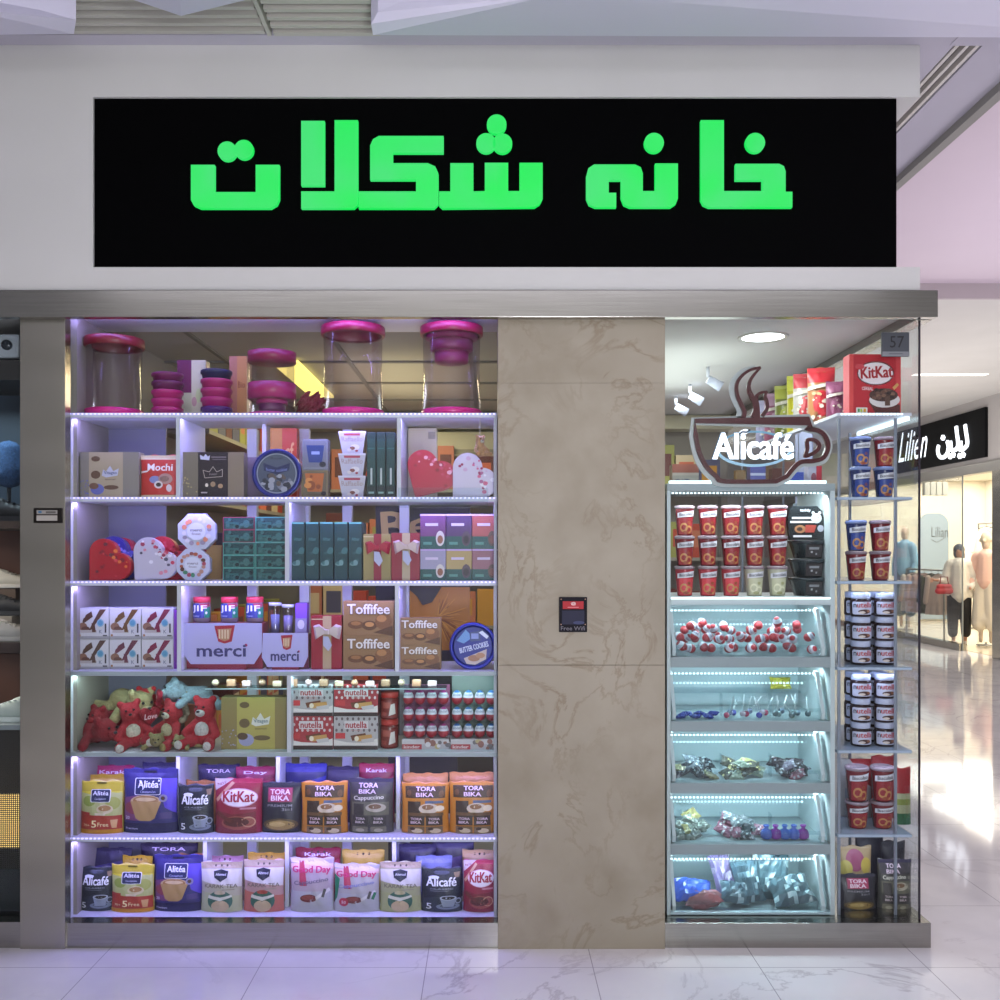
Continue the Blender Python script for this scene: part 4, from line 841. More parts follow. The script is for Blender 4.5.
# row 3
heart_box(.165,(X(120,.2),.20,SH[2]+.001),'#322c80',['#5a54b8','#8a84d8'],'violet heart box tucked behind the red ones on the third shelf',0,7)
heart_box(.16,(X(128,.25),.26,SH[2]+.001),'#a3283c',['#c04a5c'],'dark red heart box at the very back of the third shelf',0,5)
heart_box(.155,(X(109,.12),.13,SH[2]+.001),'#b0202c',['#6a3038','#e07a3c','#8a2430','#d84a50'],'red heart box with small prints, leftmost on the third shelf',.0,2)
heart_box(.165,(X(168,.21),.22,SH[2]+.001),'#b8283c',['#d04a60','#7a1c2c'],'red heart box behind the white floral one on the third shelf',0,11)
heart_box(.158,(X(154,.12),.13,SH[2]+.001),'#c6c0d0',['#c84860','#5a5468','#d88a9c','#a03a54','#e8e4ee'],'white floral heart box on the third shelf beside the octagonal boxes',.04,12)
def octa(px0,px1,py0,z,Yf,dots,label):
    xc,w,h=at(px0,px1,py0,z,Yf); w=min(w,h*1.05); c=h*.29; pts=[(-w/2+c,0),(w/2-c,0),(w/2,c),(w/2,h-c),(w/2-c,h),(-w/2+c,h),(-w/2,h-c),(-w/2,c)]
    root=empty('octagonal_box',(xc,Yf,z+.0008)); b=poly_prism('base',[(x*.95,zz*.95+h*.025*0) for x,zz in pts],.006,.04,mat('#9aa0b8',.4),root); l=poly_prism('lid',pts,-.006,.02,mat('#c2c6da',.35),root,.001)
    P=Print(w,h,lambda x,zz,e:(x,-.006-e,zz)); rr=random.Random(px0)
    for i in range(16):
        a=2*PI*i/16+rr.random()*.2; k=.33+rr.random()*.04; P.ell(.5+k*math.cos(a),.5+k*math.sin(a),.045+.03*rr.random(),.045+.03*rr.random(),rr.choice(dots),10)
    P.ell(.5,.5,.25,.25,'#d6d9e8'); P.text('merci',.34,.50,.66,.58,'#6e6478'); P.text('finest',.38,.40,.62,.47,'#8a8296'); P.out('printed_lid',l); tag(root,label,'chocolate box','octagonal chocolate boxes')
octa(175,212,549,SH[2],.13,['#8a4a44','#4a8a68','#a85a40','#5c3428','#a8485c','#b98a78'],'white octagonal merci box with nut pictures, lower of the two')
octa(177,217,514,Z(549.5,.13),.13,['#c8bcc8','#8a9ad0','#d88a6a','#9a8fa0','#d9d4e0'],'white octagonal merci box with pale pictures, on top of the other')
CT(160,222,545,SH[2],.30,.05,'#8c2038',lambda P:(P.rect(.75,0,1,1,'#a88a50'),P.rect(.5,0,.62,1,'#b03048')),'red gift carton behind the octagonal boxes')
rn=['bottom','second','middle','fourth','top']
zz=SH[2]; hh=(Z(517,.13)-SH[2])/5
gproto=None
for i in range(5):
    for j in range(2):
        z0=SH[2]+hh*i; red=(j==0 and i>=3)
        CT(223+j*32.5,255+j*32.5,0,z0,.13,.10,'#1d4540',None,'x') if False else None
        xc=X(239+j*32.5,.13); w=31.6*(D+.13)/F
        carton('mint_carton',w,.10,hh-.001,'#17332f',d_green(red),(xc,.18,z0+.0005),'dark green mint carton%s, %s row, %s column of the block'%(' edged in red' if red else '',rn[i]if i!=3 else 'fourth',('left','right')[j]),'carton','green mint cartons stacked two wide')
for k in range(5):
    o=CT(291+k*14.4,305+k*14.4,522,SH[2],.13,.12,'#173a3a',d_greentall,'tall teal-green carton standing on end, %s of five'%ORD[k],group='tall teal cartons on the third shelf')
xc,w,h=at(363,391,534,SH[2],.13); gift(w-.002,.07,h,'#9a8c58','#8e1c34','#a8203c',(xc,.165,SH[2]+.0005),'gold gift box with a red satin bow on the third shelf')
xc,w,h=at(391,420,533,SH[2],.13); gift(w-.002,.07,h,'#8e1e34','#b8a888','#cbb8b0',(xc,.165,SH[2]+.0005),'red gift box with a cream bow on the third shelf')
cols=(('#6a3868','#4a2858','#a04a48'),('#9a96ac','#a8935c','#8a5a62'))
for i in range(2):
    za=SH[2] if i==1 else Z(549,.13); zb_=Z(549,.13) if i==1 else Z(514,.13)
    for j in range(3):
        c=cols[i][j]; xc=X(433+j*26,.13); w=25.6*(D+.13)/F
        carton('tea_carton',w,.10,zb_-za-.001,c,(lambda c,j:lambda P:(P.rect(0,0,1,.36,'#1d5048'),P.ell(.78,.30,.17,.22,('#c9c4bc','#4c3c48','#5a4438')[j]),P.ell(.78,.27,.11,.12,('#8c5a44','#2a2028','#7a4a3c')[j]),P.rect(.2,.66,.7,.74,'#c9bcd2'),P.rect(.12,.12,.45,.2,'#4f8c7c'),P.rect(0,.95,1,1,'#b9a0d0')))(c,j),(xc,.18,za+.0005),'%s tea carton with green base, %s row, %s'%((('purple','dark purple','brick red'),('silver-blue','gold','rose'))[i][j],('upper','lower')[i],('next to the gift boxes','middle column','by the stone pillar')[j]),'tea carton','tea cartons stacked by the pillar')
# row 4
sw=[['#5a4438','#6a3a44','#7a2840'],['#5a3c30','#6a4a28','#7a2440']]
for i in range(2):
    z0=SH[3] if i==0 else Z(639,.13); z1=Z(639,.13) if i==0 else Z(608,.13)
    for j in range(3):
        xc=X(93+j*32.2,.13); w=31.6*(D+.13)/F
        carton('cereal_bar_carton',w,.10,z1-z0-.001,'#c4c4c4',d_specialk(sw[i][j]),(xc,.18,z0+.0005),'white cereal bar carton with big K, %s row, %s'%(('bottom','top')[i],('against the side panel','middle column','nearest the divider')[j]),'cereal bar carton','cereal bar cartons stacked three wide')
CT(172,177,610,SH[3],.14,.05,'#8a3cb0',None,'thin bright violet carton squeezed beside the cereal bar cartons')
CT(183,263,623,SH[3],.15,.10,'#7c2436',lambda P:P.rect(0,0,1,.3,'#923040'),'low red display carton carrying the three peanut butter jars')
zj_=Z(623,.15)
jf=make_jif(); jf.location=(X(199,.15),.19,zj_+.001); jf.scale=(1,1,1.02); tag(jf,'peanut butter jar with red lid, nearest the shelf divider','jar','peanut butter jars on the fourth shelf')
dup(jf,(X(227,.15),.19,zj_+.001),'peanut butter jar with red lid, middle of the three'); dup(jf,(X(252.5,.15),.19,zj_+.001),'peanut butter jar with red lid, nearest the clear containers')
def card(px0,px1,py0,py1,Yf,label):
    x0,x1=X(px0,Yf),X(px1,Yf);z0,z1=Z(py1,Yf),Z(py0,Yf); w=x1-x0;h=z1-z0;cx=(x0+x1)/2; c=w*.1
    pts=[(-w/2+.0,h),(w/2,h),(w/2,h*.3),(w/2-c,0),(-w/2+c,0),(-w/2-.004,h*.28)]
    o=poly_prism('display_card',pts,-.003,0,mat('#b6b4e2',.4),None,0,(cx,Yf,z0)); P=Print(w,h,lambda x,z,e:(x,-.003-e,z))
    P.poly([(.40,.93),(.66,.95),(.62,.55),(.53,.50),(.45,.55)],'#a82438'); P.poly([(.44,.85),(.62,.87),(.59,.60),(.53,.56),(.47,.60)],'#b98a68')
    for k in range(4): P.rect(.455+k*.036,.62,.475+k*.036,.84,'#e0c8a4')
    P.text('merci',.18,.18,.80,.47,'#403c70',bold=.03); P.ell(.80,.46,.02,.035,'#a8245c'); P.out('printed_front',o)
    bm=bmesh.new(); bx(bm,-w*.3,w*.3,.0,.02,-(z0-SH[3])+.0005,.02); bmo('stand',bm,mat('#8c2c3c',.5),o); tag(o,label,'display card')
card(183,262,623,664,.12,'large white merci display card in front of the peanut butter jars'); card(263,308,633,667,.12,'small white merci display card left of the bowed red gift box')
CT(266,309,634,SH[3],.15,.08,'#6a2a40',None,'low wine-red carton behind the small merci card')
zk=Z(634,.15)
for a,b_,t_,c,l in ((268,279,603,'#8a94b4','clear sweets tub with pale filling behind the small merci card'),(281,292,605,'#a09cc0','clear sweets tub with lilac filling behind the small merci card')):
    xc,w,h=at(a,b_,t_,zk,.16); r=empty('sweets_tub',(xc,.19,zk+.0005)); lath('wall',[(w*.42,0),(w*.5,h*.9)],M_CANF,r,24,cap=False); lath('filling',[(0,.002),(w*.38,.002),(w*.42,h*.6),(0,h*.62)],mat(c,.6),r,20); lath('lid',[(0,h*.9),(w*.56,h*.9),(w*.56,h),(0,h)],mat('#c9cfe8',.3),r,24); tag(r,l,'sweets tub')
CT(295,307,603,zk,.16,.05,'#7a4ab8',lambda P:(P.rect(0,0,1,.5,'#8a84a8'),P.ell(.5,.3,.3,.15,'#c9c4e0')),'small violet-topped carton behind the small merci card')
xc,w,h=at(311,342,616,SH[3],.13); gift(w-.002,.07,h,'#96182e','#b8a07c','#c9bcb4',(xc,.165,SH[3]+.0005),'red gift box with a cream bow beside the tall Toffifee pair')
for (a,b_,t0,t1,w1,n1) in ((343,394,601,636,'larger','left of the divider'),(398,441,618,645,'smaller','right of the divider')):
    zm=Z(t1,.13); CT(a,b_,t1,SH[3],.13,.06,'#a58156',d_toffifee,'brown Toffifee carton, lower of the %s pair %s'%(w1,n1),group='caramel sweets cartons'); CT(a,b_,t0,zm,.13,.06,'#a58156',d_toffifee,'brown Toffifee carton, upper of the %s pair %s'%(w1,n1),group='caramel sweets cartons')
def d_tin2(P):
    P.ell(.5,.5,.46,.46,'#1c2a8c',36); P.ring(.5,.5,.45,.45,.03,'#3a4cb8',30); P.poly([(.14,.62),(.34,.86),(.5,.70),(.3,.56)],'#6a9ad0'); P.poly([(.42,.80),(.66,.84),(.66,.62),(.44,.60)],'#3a4a7c'); P.rect(.46,.66,.62,.78,'#8c9ad0'); P.text('BUTTER COOKIES',.20,.42,.84,.54,'#cfd8f4',rot=.25,bold=.04); P.poly([(.3,.24),(.8,.44),(.78,.22),(.55,.10),(.36,.12)],'#c9b9b4'); P.ell(.52,.24,.13,.07,'#a8785c'); P.ell(.66,.30,.1,.06,'#b98a68'); P.poly([(.62,.80),(.8,.66),(.84,.72),(.7,.84)],'#dfe4f4')
xc,w,h=at(449,497,620,SH[3],.12); round_tin('biscuit_tin',w/2*.96,.06,(xc,.16,SH[3]+.0008),'#8a90b4',d_tin2,'round royal blue biscuit tin reading butter cookies on the fourth shelf','#1f2a94')
# poster seen through
def d_poster(P):
    P.rect(0,0,1,1,'#17130f'); P.text('Be',.06,.74,.58,.93,'#d8b878',bold=.03,rot=.06); P.rect(.33,0,1,.42,'#c07c1c')
    rr=random.Random(4)
    for i in range(60):
        a=rr.uniform(-1.3,1.5);u=.66;v=.22;l=.08+rr.random()*.25;du,dv=math.cos(a)*l,math.sin(a)*l*.55
        if u+du<.98 and .02<v+dv<.42: P.line([(u+du*.2,v+dv*.2),(u+du,v+dv)],.0035,rr.choice(['#e0a030','#8a4c10','#d89838','#a8641c']))
    P.poly([(.33,.42),(.70,.42),(.6,.32),(.50,.30),(.44,.36)],'#241a12')
x0,x1=X(376,.55),X(470,.55);z0,z1=Z(650,.55),Z(500,.55)
o=box('poster_board',-(x1-x0)/2,(x1-x0)/2,-.01,.01,0,z1-z0,mat('#17130f',.4),None,.001,((x0+x1)/2,.55,z0)); P=Print(x1-x0,z1-z0,flat(.02)); d_poster(P); P.out('printed_face',o); 
box('stand',-.15,.15,-.008,.008,-(z0-.071),-.001,mat('#4a4844',.5),o); tag(o,'black poster board with gold script and golden threads behind the shelving','poster')
# row 5: toys
T=SH[4]+.002
def tp(px,Y): return X(px,Y)
def toy(px,Y,dz,*a,**k): return plush((X(px,Y),Y,SH[4]+.002+dz),*a,**k)
toy(94,.18,0,1.0,'#8c1f28','dark red bear lying in the lower left corner of the toy pile',1.3,'lie','#8c1f28')
toy(88,.30,.0,.2,'#7c1a24','wine red bear seated at the far back left of the toy pile',1.0,'sit','#8c1f28')
toy(136,.17,0,.35,'#a82430','red bear with cream belly and foot pads at the bottom centre-left',1.1,'sit','#b02c34','#cfc8b4',None,0,True,'round',-.15,'#d0cbc0')
toy(170,.19,0,-.5,'#a82832','red bear with cream muzzle and olive foot pads at the bottom centre',1.08,'sit','#c9c2ac','#c4b894',None,0,True,'round',.12,'#a09058')
toy(205,.17,0,-.2,'#ac2230','red and white bear at the right end of the toy pile',1.18,'sit','#d0ccc8','#cfccc8',None,0,True,'round',0,'#cfcac4')
toy(158,.135,0,.2,'#8f8458','small olive toy with spread limbs at the bottom of the pile',.72,'lie','#9c9064')
toy(187,.135,0,-.7,'#94885c','small khaki toy lying in front of the red and white bear',.62,'lie','#a09468')
toy(128,.27,.10,.9,'#a39468','olive bear sprawled over the dark red one holding a red heart',1.4,'lie','#b3a67c',None,'#9a1c2c',.15)
toy(112,.26,.055,-.6,'#98222c','crimson bear face down under the olive one',1.05,'lie','#a82830')
toy(150,.28,.118,-.1,'#b01c24','bright red bear lying near the top of the pile',1.0,'lie','#b8242c',None,None,-.25)
toy(190,.25,.145,-1.15,'#8fa6b0','pale blue bear draped over the very top of the pile with a heart',1.15,'lie','#a9bcc4',None,'#9c1c34',-.1)
toy(182,.23,.09,-.3,'#8a7c66','grey-brown bear with violet muzzle peeking from the middle of the pile',.72,'sit','#7a6c98')
CT(221,287,697,SH[4],.13,.06,'#8c7c4c',d_vil('#8a7a4a','#b0a458',('#d8dad0','#3c6470','#6a5838','#9a9ac0','#5a4430'),.24,.82),'gold sweets carton with crown badge right of the toys')
for i in range(2):
    z0=SH[4] if i==0 else Z(716,.13); z1=Z(716,.13) if i==0 else Z(684,.13)
    for j in range(2):
        xc=X(311+j*45,.13); w=44*(D+.13)/F; red=(i+j)%2==0 if i==0 else j==1
        carton('wafer_carton',w,.12,z1-z0-.001,'#b0adaf' if not red else '#8c2c34',d_nutella_b(red),(xc,.19,z0+.0005),'%s nutella wafer carton, %s row, %s'%(('red','white')[0 if red else 1],('bottom','top')[i],('next to the gold carton','next to the red jars')[j]),'wafer carton','wafer cartons stacked two by two')
for i,l in enumerate(('lower','upper')):
    z0=SH[4] if i==0 else Z(720,.13); h=(Z(720,.13)-SH[4]) if i==0 else (Z(693,.13)-Z(720,.13)); r_=.036
    b=bmesh.new(); lathe(b,[(r_*.9,0),(r_,.004),(r_,h*.75),(r_*.9,h*.8)],26); o=bmo('chocolate_jar',b,mat('#6c2420',.2),None,(X(388.5,.13),.17,z0+.0005)); lath('lid',[(r_*.93,h*.79),(r_*.96,h*.8),(r_*.96,h*.985),(0,h*.99)],mat('#b03028',.4),o,26)
    P=Print(.08,h*.7,around(lambda q:r_+.0004),.011); P.rect(.05,.1,.95,.95,'#7c2e28'); P.rect(.2,.6,.6,.9,'#a8584c'); P.poly([(.5,.2),(.85,.3),(.8,.85),(.6,.8)],'#d6d0ca'); P.rect(.1,.2,.4,.4,'#96443c'); P.out('printed_label',o); tag(o,'tall brown-red chocolate jar, %s of the two beside the egg racks'%l,'jar')
# egg racks
for rk,(a,b_,top,low,base,ttl) in enumerate(((402,449,'#b03a84','#a0303c','#b4b0b8','pink-topped'),(451,497,'#3a74b8','#98303a','#b0adb4','blue-topped'))):
    r=empty('egg_rack',(X((a+b_)/2,.13),.13,SH[4])); w=(b_-a)*(D+.13)/F; zb1=.04
    bm=bmesh.new(); bx(bm,-w/2,w/2,0,.09,.0005,zb1); bo=bmo('base',bm,mat(base,.5),r); P=Print(w,zb1,lambda x,z,e:(x,-e,z)); P.rect(0,0,.42,.5,'#a8323c'); P.rect(0,.5,1,.95,'#c4c0c4'); sprinkle(P,['#6a6468','#d8d4d8','#b8a878','#8a5a50'],12,rk,.05,(.5,.1,1,.8)); P.text('kinder',.04,.1,.38,.42,'#e8dcdc'); P.out('printed_front',bo)
    tiers=[zb1,zb1+.065,zb1+.130]
    for k in (1,2): box('tray',-w/2,w/2,.002,.09,tiers[k]-.004,tiers[k]-.0005,M_BIN,r)
    box('backboard',-w/2,w/2,.091,.096,.0005,tiers[2]+.07+(.05 if rk else 0),mat('#a05a80' if rk==0 else '#7c8c84',.5),r)
    tag(r,'three-tier rack of %s chocolate eggs on the fifth shelf'%ttl,'rack')
    eg=None
    for k in range(3):
        for j in range(4):
            loc=(r.location.x-w/2+w*(j+.5)/4-(0 if 1 else 0),.13+.026,SH[4]+tiers[k]+.0005); lab='%s chocolate egg, %s tier of its rack, %s'%(ttl,('bottom','middle','top')[k],ORD[j])
            if eg is None: eg=make_egg(top,low); eg.location=loc; eg.scale=(1.03,1.03,1.06); tag(eg,lab,'chocolate egg','chocolate eggs in the rack tiers')
            else: dup(eg,loc,lab)
    for j in range(4):
        pass
# small glass ledge with pralines
zg=Z(688,.085); o=box('glass_ledge',X(205,.085),X(446,.085),.085,.17,zg-.006,zg,glass('ledge_glass','#cfe4e0',2.5,0,.05)); tag(o,'clear glass ledge carrying sweets just under the fourth shelf','glass shelf')
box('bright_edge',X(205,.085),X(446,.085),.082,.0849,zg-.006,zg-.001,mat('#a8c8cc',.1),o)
pr=None; rr=random.Random(21)
for k in range(15):
    w=.03; c=('#b8a088','#a87c60','#c4a8a8','#8c6c54')[k%4]
    if pr is None: pass
    bm=bmesh.new(); 
    if k%3==0: bmesh.ops.create_icosphere(bm,subdivisions=2,radius=.014,matrix=Matrix.Translation((0,0,.0145)))
    else: bx(bm,-.017,.017,-.012,.012,0,.022+.006*(k%2),0,.004)
    o=bmo('praline',bm,mat(c,.4),None,(X(215+k*15.5,.12),.125+.012*rr.random(),zg+.0005),smooth=(k%3==0))
    tag(o,'%s wrapped praline on the glass ledge, number %s along from the toys'%(('tan','brown','pink','dark')[k%4],('one','two','three','four','five','six','seven','eight','nine','ten','eleven','twelve','thirteen','fourteen','fifteen')[k]),'praline','pralines on the glass ledge')
# row 6
r6=5; 
BG(88,132,767,r6,.27,'#8c1c4c',d_plainbag('#a82858','#a82c60','Karak'),'pink-red pouch standing behind the yellow Alitéa pouches, sixth shelf'); BG(84,126,776,r6,.20,'#b08c28',d_plainbag('#c0a43c','#b8962c'),'second yellow pouch hidden behind the front yellow Alitéa pouch, sixth shelf')
BG(140,178,764,r6,.25,'#28224e',d_plainbag('#3a3468','#2a2550'),'navy pouch behind the purple Alitéa pouch on the sixth shelf')
BG(78,121,782,r6,.12,'#b6a832',d_alitea_y,'yellow-green Alitéa pouch at the left end of the sixth shelf'); BG(121,176,770,r6,.125,'#33306c',d_alitea_p,'purple Alitéa pouch on the sixth shelf')
BG(184,214,782,r6,.22,'#b87840',None,'orange pouch behind the black Alicafé pouch on the sixth shelf'); BG(196,238,766,r6,.28,'#2e2450',d_plainbag('#40306c','#352a5c','TORA'),'violet-black pouch at the back behind the sixth shelf Alicafé'); BG(234,274,768,r6,.25,'#8c1c4c',d_plainbag('#b03060','#a02858','Day'),'pink pouch behind the red KitKat pouch on the sixth shelf')
BG(176,212,786,r6,.12,'#242a32',d_alicafe,'black Alicafé pouch on the sixth shelf'); BG(213,261,780,r6,.12,'#94283e',d_kitkat,'red KitKat pouch on the sixth shelf')
BG(282,326,765,r6,.26,'#28266c',d_plainbag('#3a3aa0','#32309c'),'royal blue pouch at the back of the sixth shelf'); BG(322,364,768,r6,.27,'#2c2150',d_plainbag('#4a3470','#2c2150'),'dark violet pouch at the back of the sixth shelf, mid-way'); BG(358,394,765,r6,.25,'#8a1c40',d_plainbag('#b03058','#a82850','Karak'),'magenta pouch behind the cappuccino pouch on the sixth shelf')
BG(258,301,784,r6,.13,'#2a2a34',d_tora_d,'black Tora Bika pouch with pink square on the sixth shelf'); BG(300,347,783,r6,.12,'#c4812c',d_tora_o,'orange Tora Bika pouch left of the cappuccino one, sixth shelf'); BG(348,393,780,r6,.125,'#4b4a44',d_tora_c,'dark grey Tora Bika Cappuccino pouch on the sixth shelf')
BG(402,448,775,r6,.20,'#c8884c',d_plainbag('#b8783c','#d0935c'),'orange pouch behind the Tora Bika pouch next to the divider'); BG(449,497,774,r6,.20,'#c8884c',d_plainbag('#b8783c','#d0935c'),'orange pouch behind the Tora Bika pouch next to the stone pillar')
BG(401,449,784,r6,.12,'#c4812c',d_tora_o,'orange Tora Bika pouch just right of the last divider, sixth shelf'); BG(449,497,783,r6,.12,'#c4812c',d_tora_o,'orange Tora Bika pouch at the pillar end of the sixth shelf')
# row 7
BG(78,130,850,6,.26,'#2a2444',d_plainbag('#4a4078','#2c2648'),'violet-black pouch lying behind the lowest shelf Alicafé'); BG(120,150,858,6,.22,'#c4a028',d_plainbag('#d0b43c','#c8a42c',None,True),'bright yellow pouch behind the lowest yellow Alitéa'); BG(138,196,845,6,.28,'#241c34',d_plainbag('#3c2c50','#2c2140','TORA'),'dark pouch behind the purple Alitéa on the lowest shelf')
BG(176,204,856,6,.24,'#b0764a',None,'orange-brown pouch edge behind the purple Alitéa on the lowest shelf')
BG(204,242,858,6,.22,'#a8909c',d_plainbag('#c8b8c4','#b8889c',None,True),'pale pink dotted pouch behind the green karak tea pouch'); BG(246,284,855,6,.21,'#c8a844',d_plainbag('#d0b858','#c8a03c',None,True),'yellow dotted pouch behind the red karak tea pouch')
BG(294,340,850,6,.22,'#8a2038',d_plainbag('#a83050','#8c2440','Karak',True),'red dotted pouch behind the first Good Day pouch'); BG(341,384,852,6,.21,'#c8a844',d_plainbag('#c0a048','#d0b058',None,True),'yellow dotted pouch behind the second Good Day pouch')
BG(396,436,846,6,.28,'#2a2048',d_plainbag('#4c3c84','#30265c'),'purple-black pouch at the back between karak tea and Alicafé'); BG(432,474,842,6,.29,'#2a2048',d_plainbag('#5a4080','#30265c'),'purple-black pouch tilted at the back near the KitKat pouch'); BG(415,452,858,6,.21,'#7c84b4',d_plainbag('#9aa0c8','#8c94c8'),'pale blue pouch just behind the lowest Alicafé near the pillar'); BG(462,497,852,6,.21,'#a88c64',d_plainbag('#8ca88c','#c0a070',None,True),'tan and green pouch behind the lowest KitKat pouch')
BG(77,112,869,6,.13,'#242a32',d_alicafe,'black Alicafé pouch at the left end of the lowest shelf'); BG(109,152,866,6,.12,'#b6a832',d_alitea_y,'yellow-green Alitéa pouch on the lowest shelf'); BG(152,201,857,6,.125,'#33306c',d_alitea_p,'purple Alitéa pouch on the lowest shelf')
BG(199,241,864,6,.12,'#b8b49c',d_karak('#b4b890','#c8ba9c'),'green-toned karak tea pouch beside the red-toned one'); BG(242,283,862,6,.12,'#b8948c',d_karak('#b86a58','#a84a3c'),'red-toned karak tea pouch on the lowest shelf')
BG(289,333,860,6,.12,'#b4a4ac',d_goodday(None),'white Good Day cappuccino pouch with plain edge, lowest shelf'); BG(333,379,866,6,.12,'#b4b0b0',d_goodday('#1f7a50'),'white Good Day cappuccino pouch with green edge, lowest shelf')
BG(379,421,864,6,.12,'#a8aa80',d_karak('#a8ac78','#c0b890'),'yellow-green karak tea pouch beside the lowest right Alicafé'); BG(421,462,870,6,.12,'#1f2530',d_alicafe,'black Alicafé pouch on the lowest shelf near the pillar'); BG(463,497,862,6,.12,'#94283e',d_kitkat,'red KitKat pouch at the pillar end of the lowest shelf')
# ================================================================ RIGHT WINDOW SHELVING
M_GREYW=mat('#98a5a8',.4); M_WHT=mat('#c4d2d4',.35)
VA,VB=X(667,UF),X(835,UF); vt=Z(483,UF)
rc=empty('candy_shelving',((VA+VB)/2,UF,0)); tag(rc,'white lit candy shelving with slanted acrylic bins in the right window','shelving'); vx=rc.location.x
def vb(nm,x0,x1,y0,y1,z0,z1,m=M_WHT,bev=.001,par=None): return box(nm,x0-vx,x1-vx,y0-UF,y1-UF,z0,z1,m,par or rc,bev)
vb('side_panel',VA,VA+.014,UF,UF+.4,.075,vt-.03); vb('side_panel',VB-.018,VB,UF,UF+.4,.075,vt-.03)
vb('top_board',VA,VB,UF-.002,UF+.4,vt-.03,vt-.002,M_GREYW); vb('top_light',VA+.01,X(826,UF),UF-.005,UF+.02,vt-.002,vt+.009,M_CSTRIP)
def dots(y,z,x0,x1,m=M_CSTRIP,st=.0145):
    bm=bmesh.new(); n=int((x1-x0)/st)
    for k in range(n): bx(bm,x0+k*st-vx,x0+k*st+.0075-vx,y-UF,y+.004-UF,z,z+.0055)
    return bmo('led_strip',bm,m,rc)
dots(UF+.03,vt-.040,VA+.01,VB-.02)
zS=Z(597,UF); vb('shelf',VA+.014,VB-.018,UF-.004,UF+.4,zS-.030,zS,M_WHT); vb('shelf_light',VA+.014,VB-.02,UF-.008,UF-.004,zS-.008,zS-.001,M_CSTRIP)
rows=[(607,657),(669,721),(731,783),(794,844),(856,914)]
vb('rear_panel',VA+.014,VB-.018,UF+.385,UF+.4,.075,Z(607,UF),mat('#b4c8cc',.5))
bins=[]
for i,(a,b_) in enumerate(rows):
    zt_,zb_=Z(a,UF),Z(b_,UF); bins.append((zt_,zb_))
    vb('shelf',VA+.014,VB-.018,UF-.004,UF+.384,zb_-.040,zb_,M_GREYW)
    dots(UF+.03,zt_-.018-.006*(i>0),VA+.02,VB-.05)
    dots(UF+.20,zt_-.085,VA+.03,VB-.05,mat('#cfe8ee',.5,0,.7))  # dimmer glowing dots stand in for the strip's reflection in the acrylic
    zr=zt_-.02 if i else zt_-.01
    for nm,xx in (('bracket',VA+.022),('bracket',VB-.050)):
        V=[];pts=[(UF+.075,zr),(UF+.105,zr),(UF+.035,zb_+.03),(UF+.045,zb_+.004),(UF+.01,zb_+.004),(UF+.002,zb_+.03)]
        bm=bmesh.new(); A_=[bm.verts.new((xx-vx,y-UF,z)) for y,z in pts]; B_=[bm.verts.new((xx+.013-vx,y-UF,z)) for y,z in pts]; bm.faces.new(A_); bm.faces.new(B_)
        for k in range(6): bm.faces.new((A_[k],A_[(k+1)%6],B_[(k+1)%6],B_[k]))
        bmo(nm,bm,M_WHT,rc)
    # acrylic flap and lip
    V=[(VA+.036-vx,.085,zr-.004),(VB-.051-vx,.085,zr-.004),(VB-.051-vx,.012,zb_+.032),(VA+.036-vx,.012,zb_+.032)]
    V+=[(x,y+.003,z) for x,y,z in V]
    mk('flap',V,[(0,1,2,3),(7,6,5,4),(0,4,5,1),(1,5,6,2),(2,6,7,3),(3,7,4,0)],M_BIN,None,rc)
    vb('lip',VA+.036,VB-.051,UF+.018,UF+.021,zb_+.001,zb_+.045,M_BIN)
    for q in (.36,.66): vb('partition',VA+(VB-VA)*q,VA+(VB-VA)*q+.003,UF+.09,UF+.13,zb_+.001,zb_+.09,M_BIN)
    area('bin_lamp',((VA+VB)/2,UF+.085,zt_-.004),VB-VA-.08,.010,2.1,CYA,(math.radians(14),0,0))
area('bin_lamp',((VA+VB)/2,UF+.035,vt-.048),VB-VA-.05,.012,2.2,(.85,.97,1.0),(math.radians(30),0,0))
vb('base_rail',VA+.014,VB-.018,UF-.004,UF+.02,zp-.004,zp+.012,mat('#bcd4da',.3))
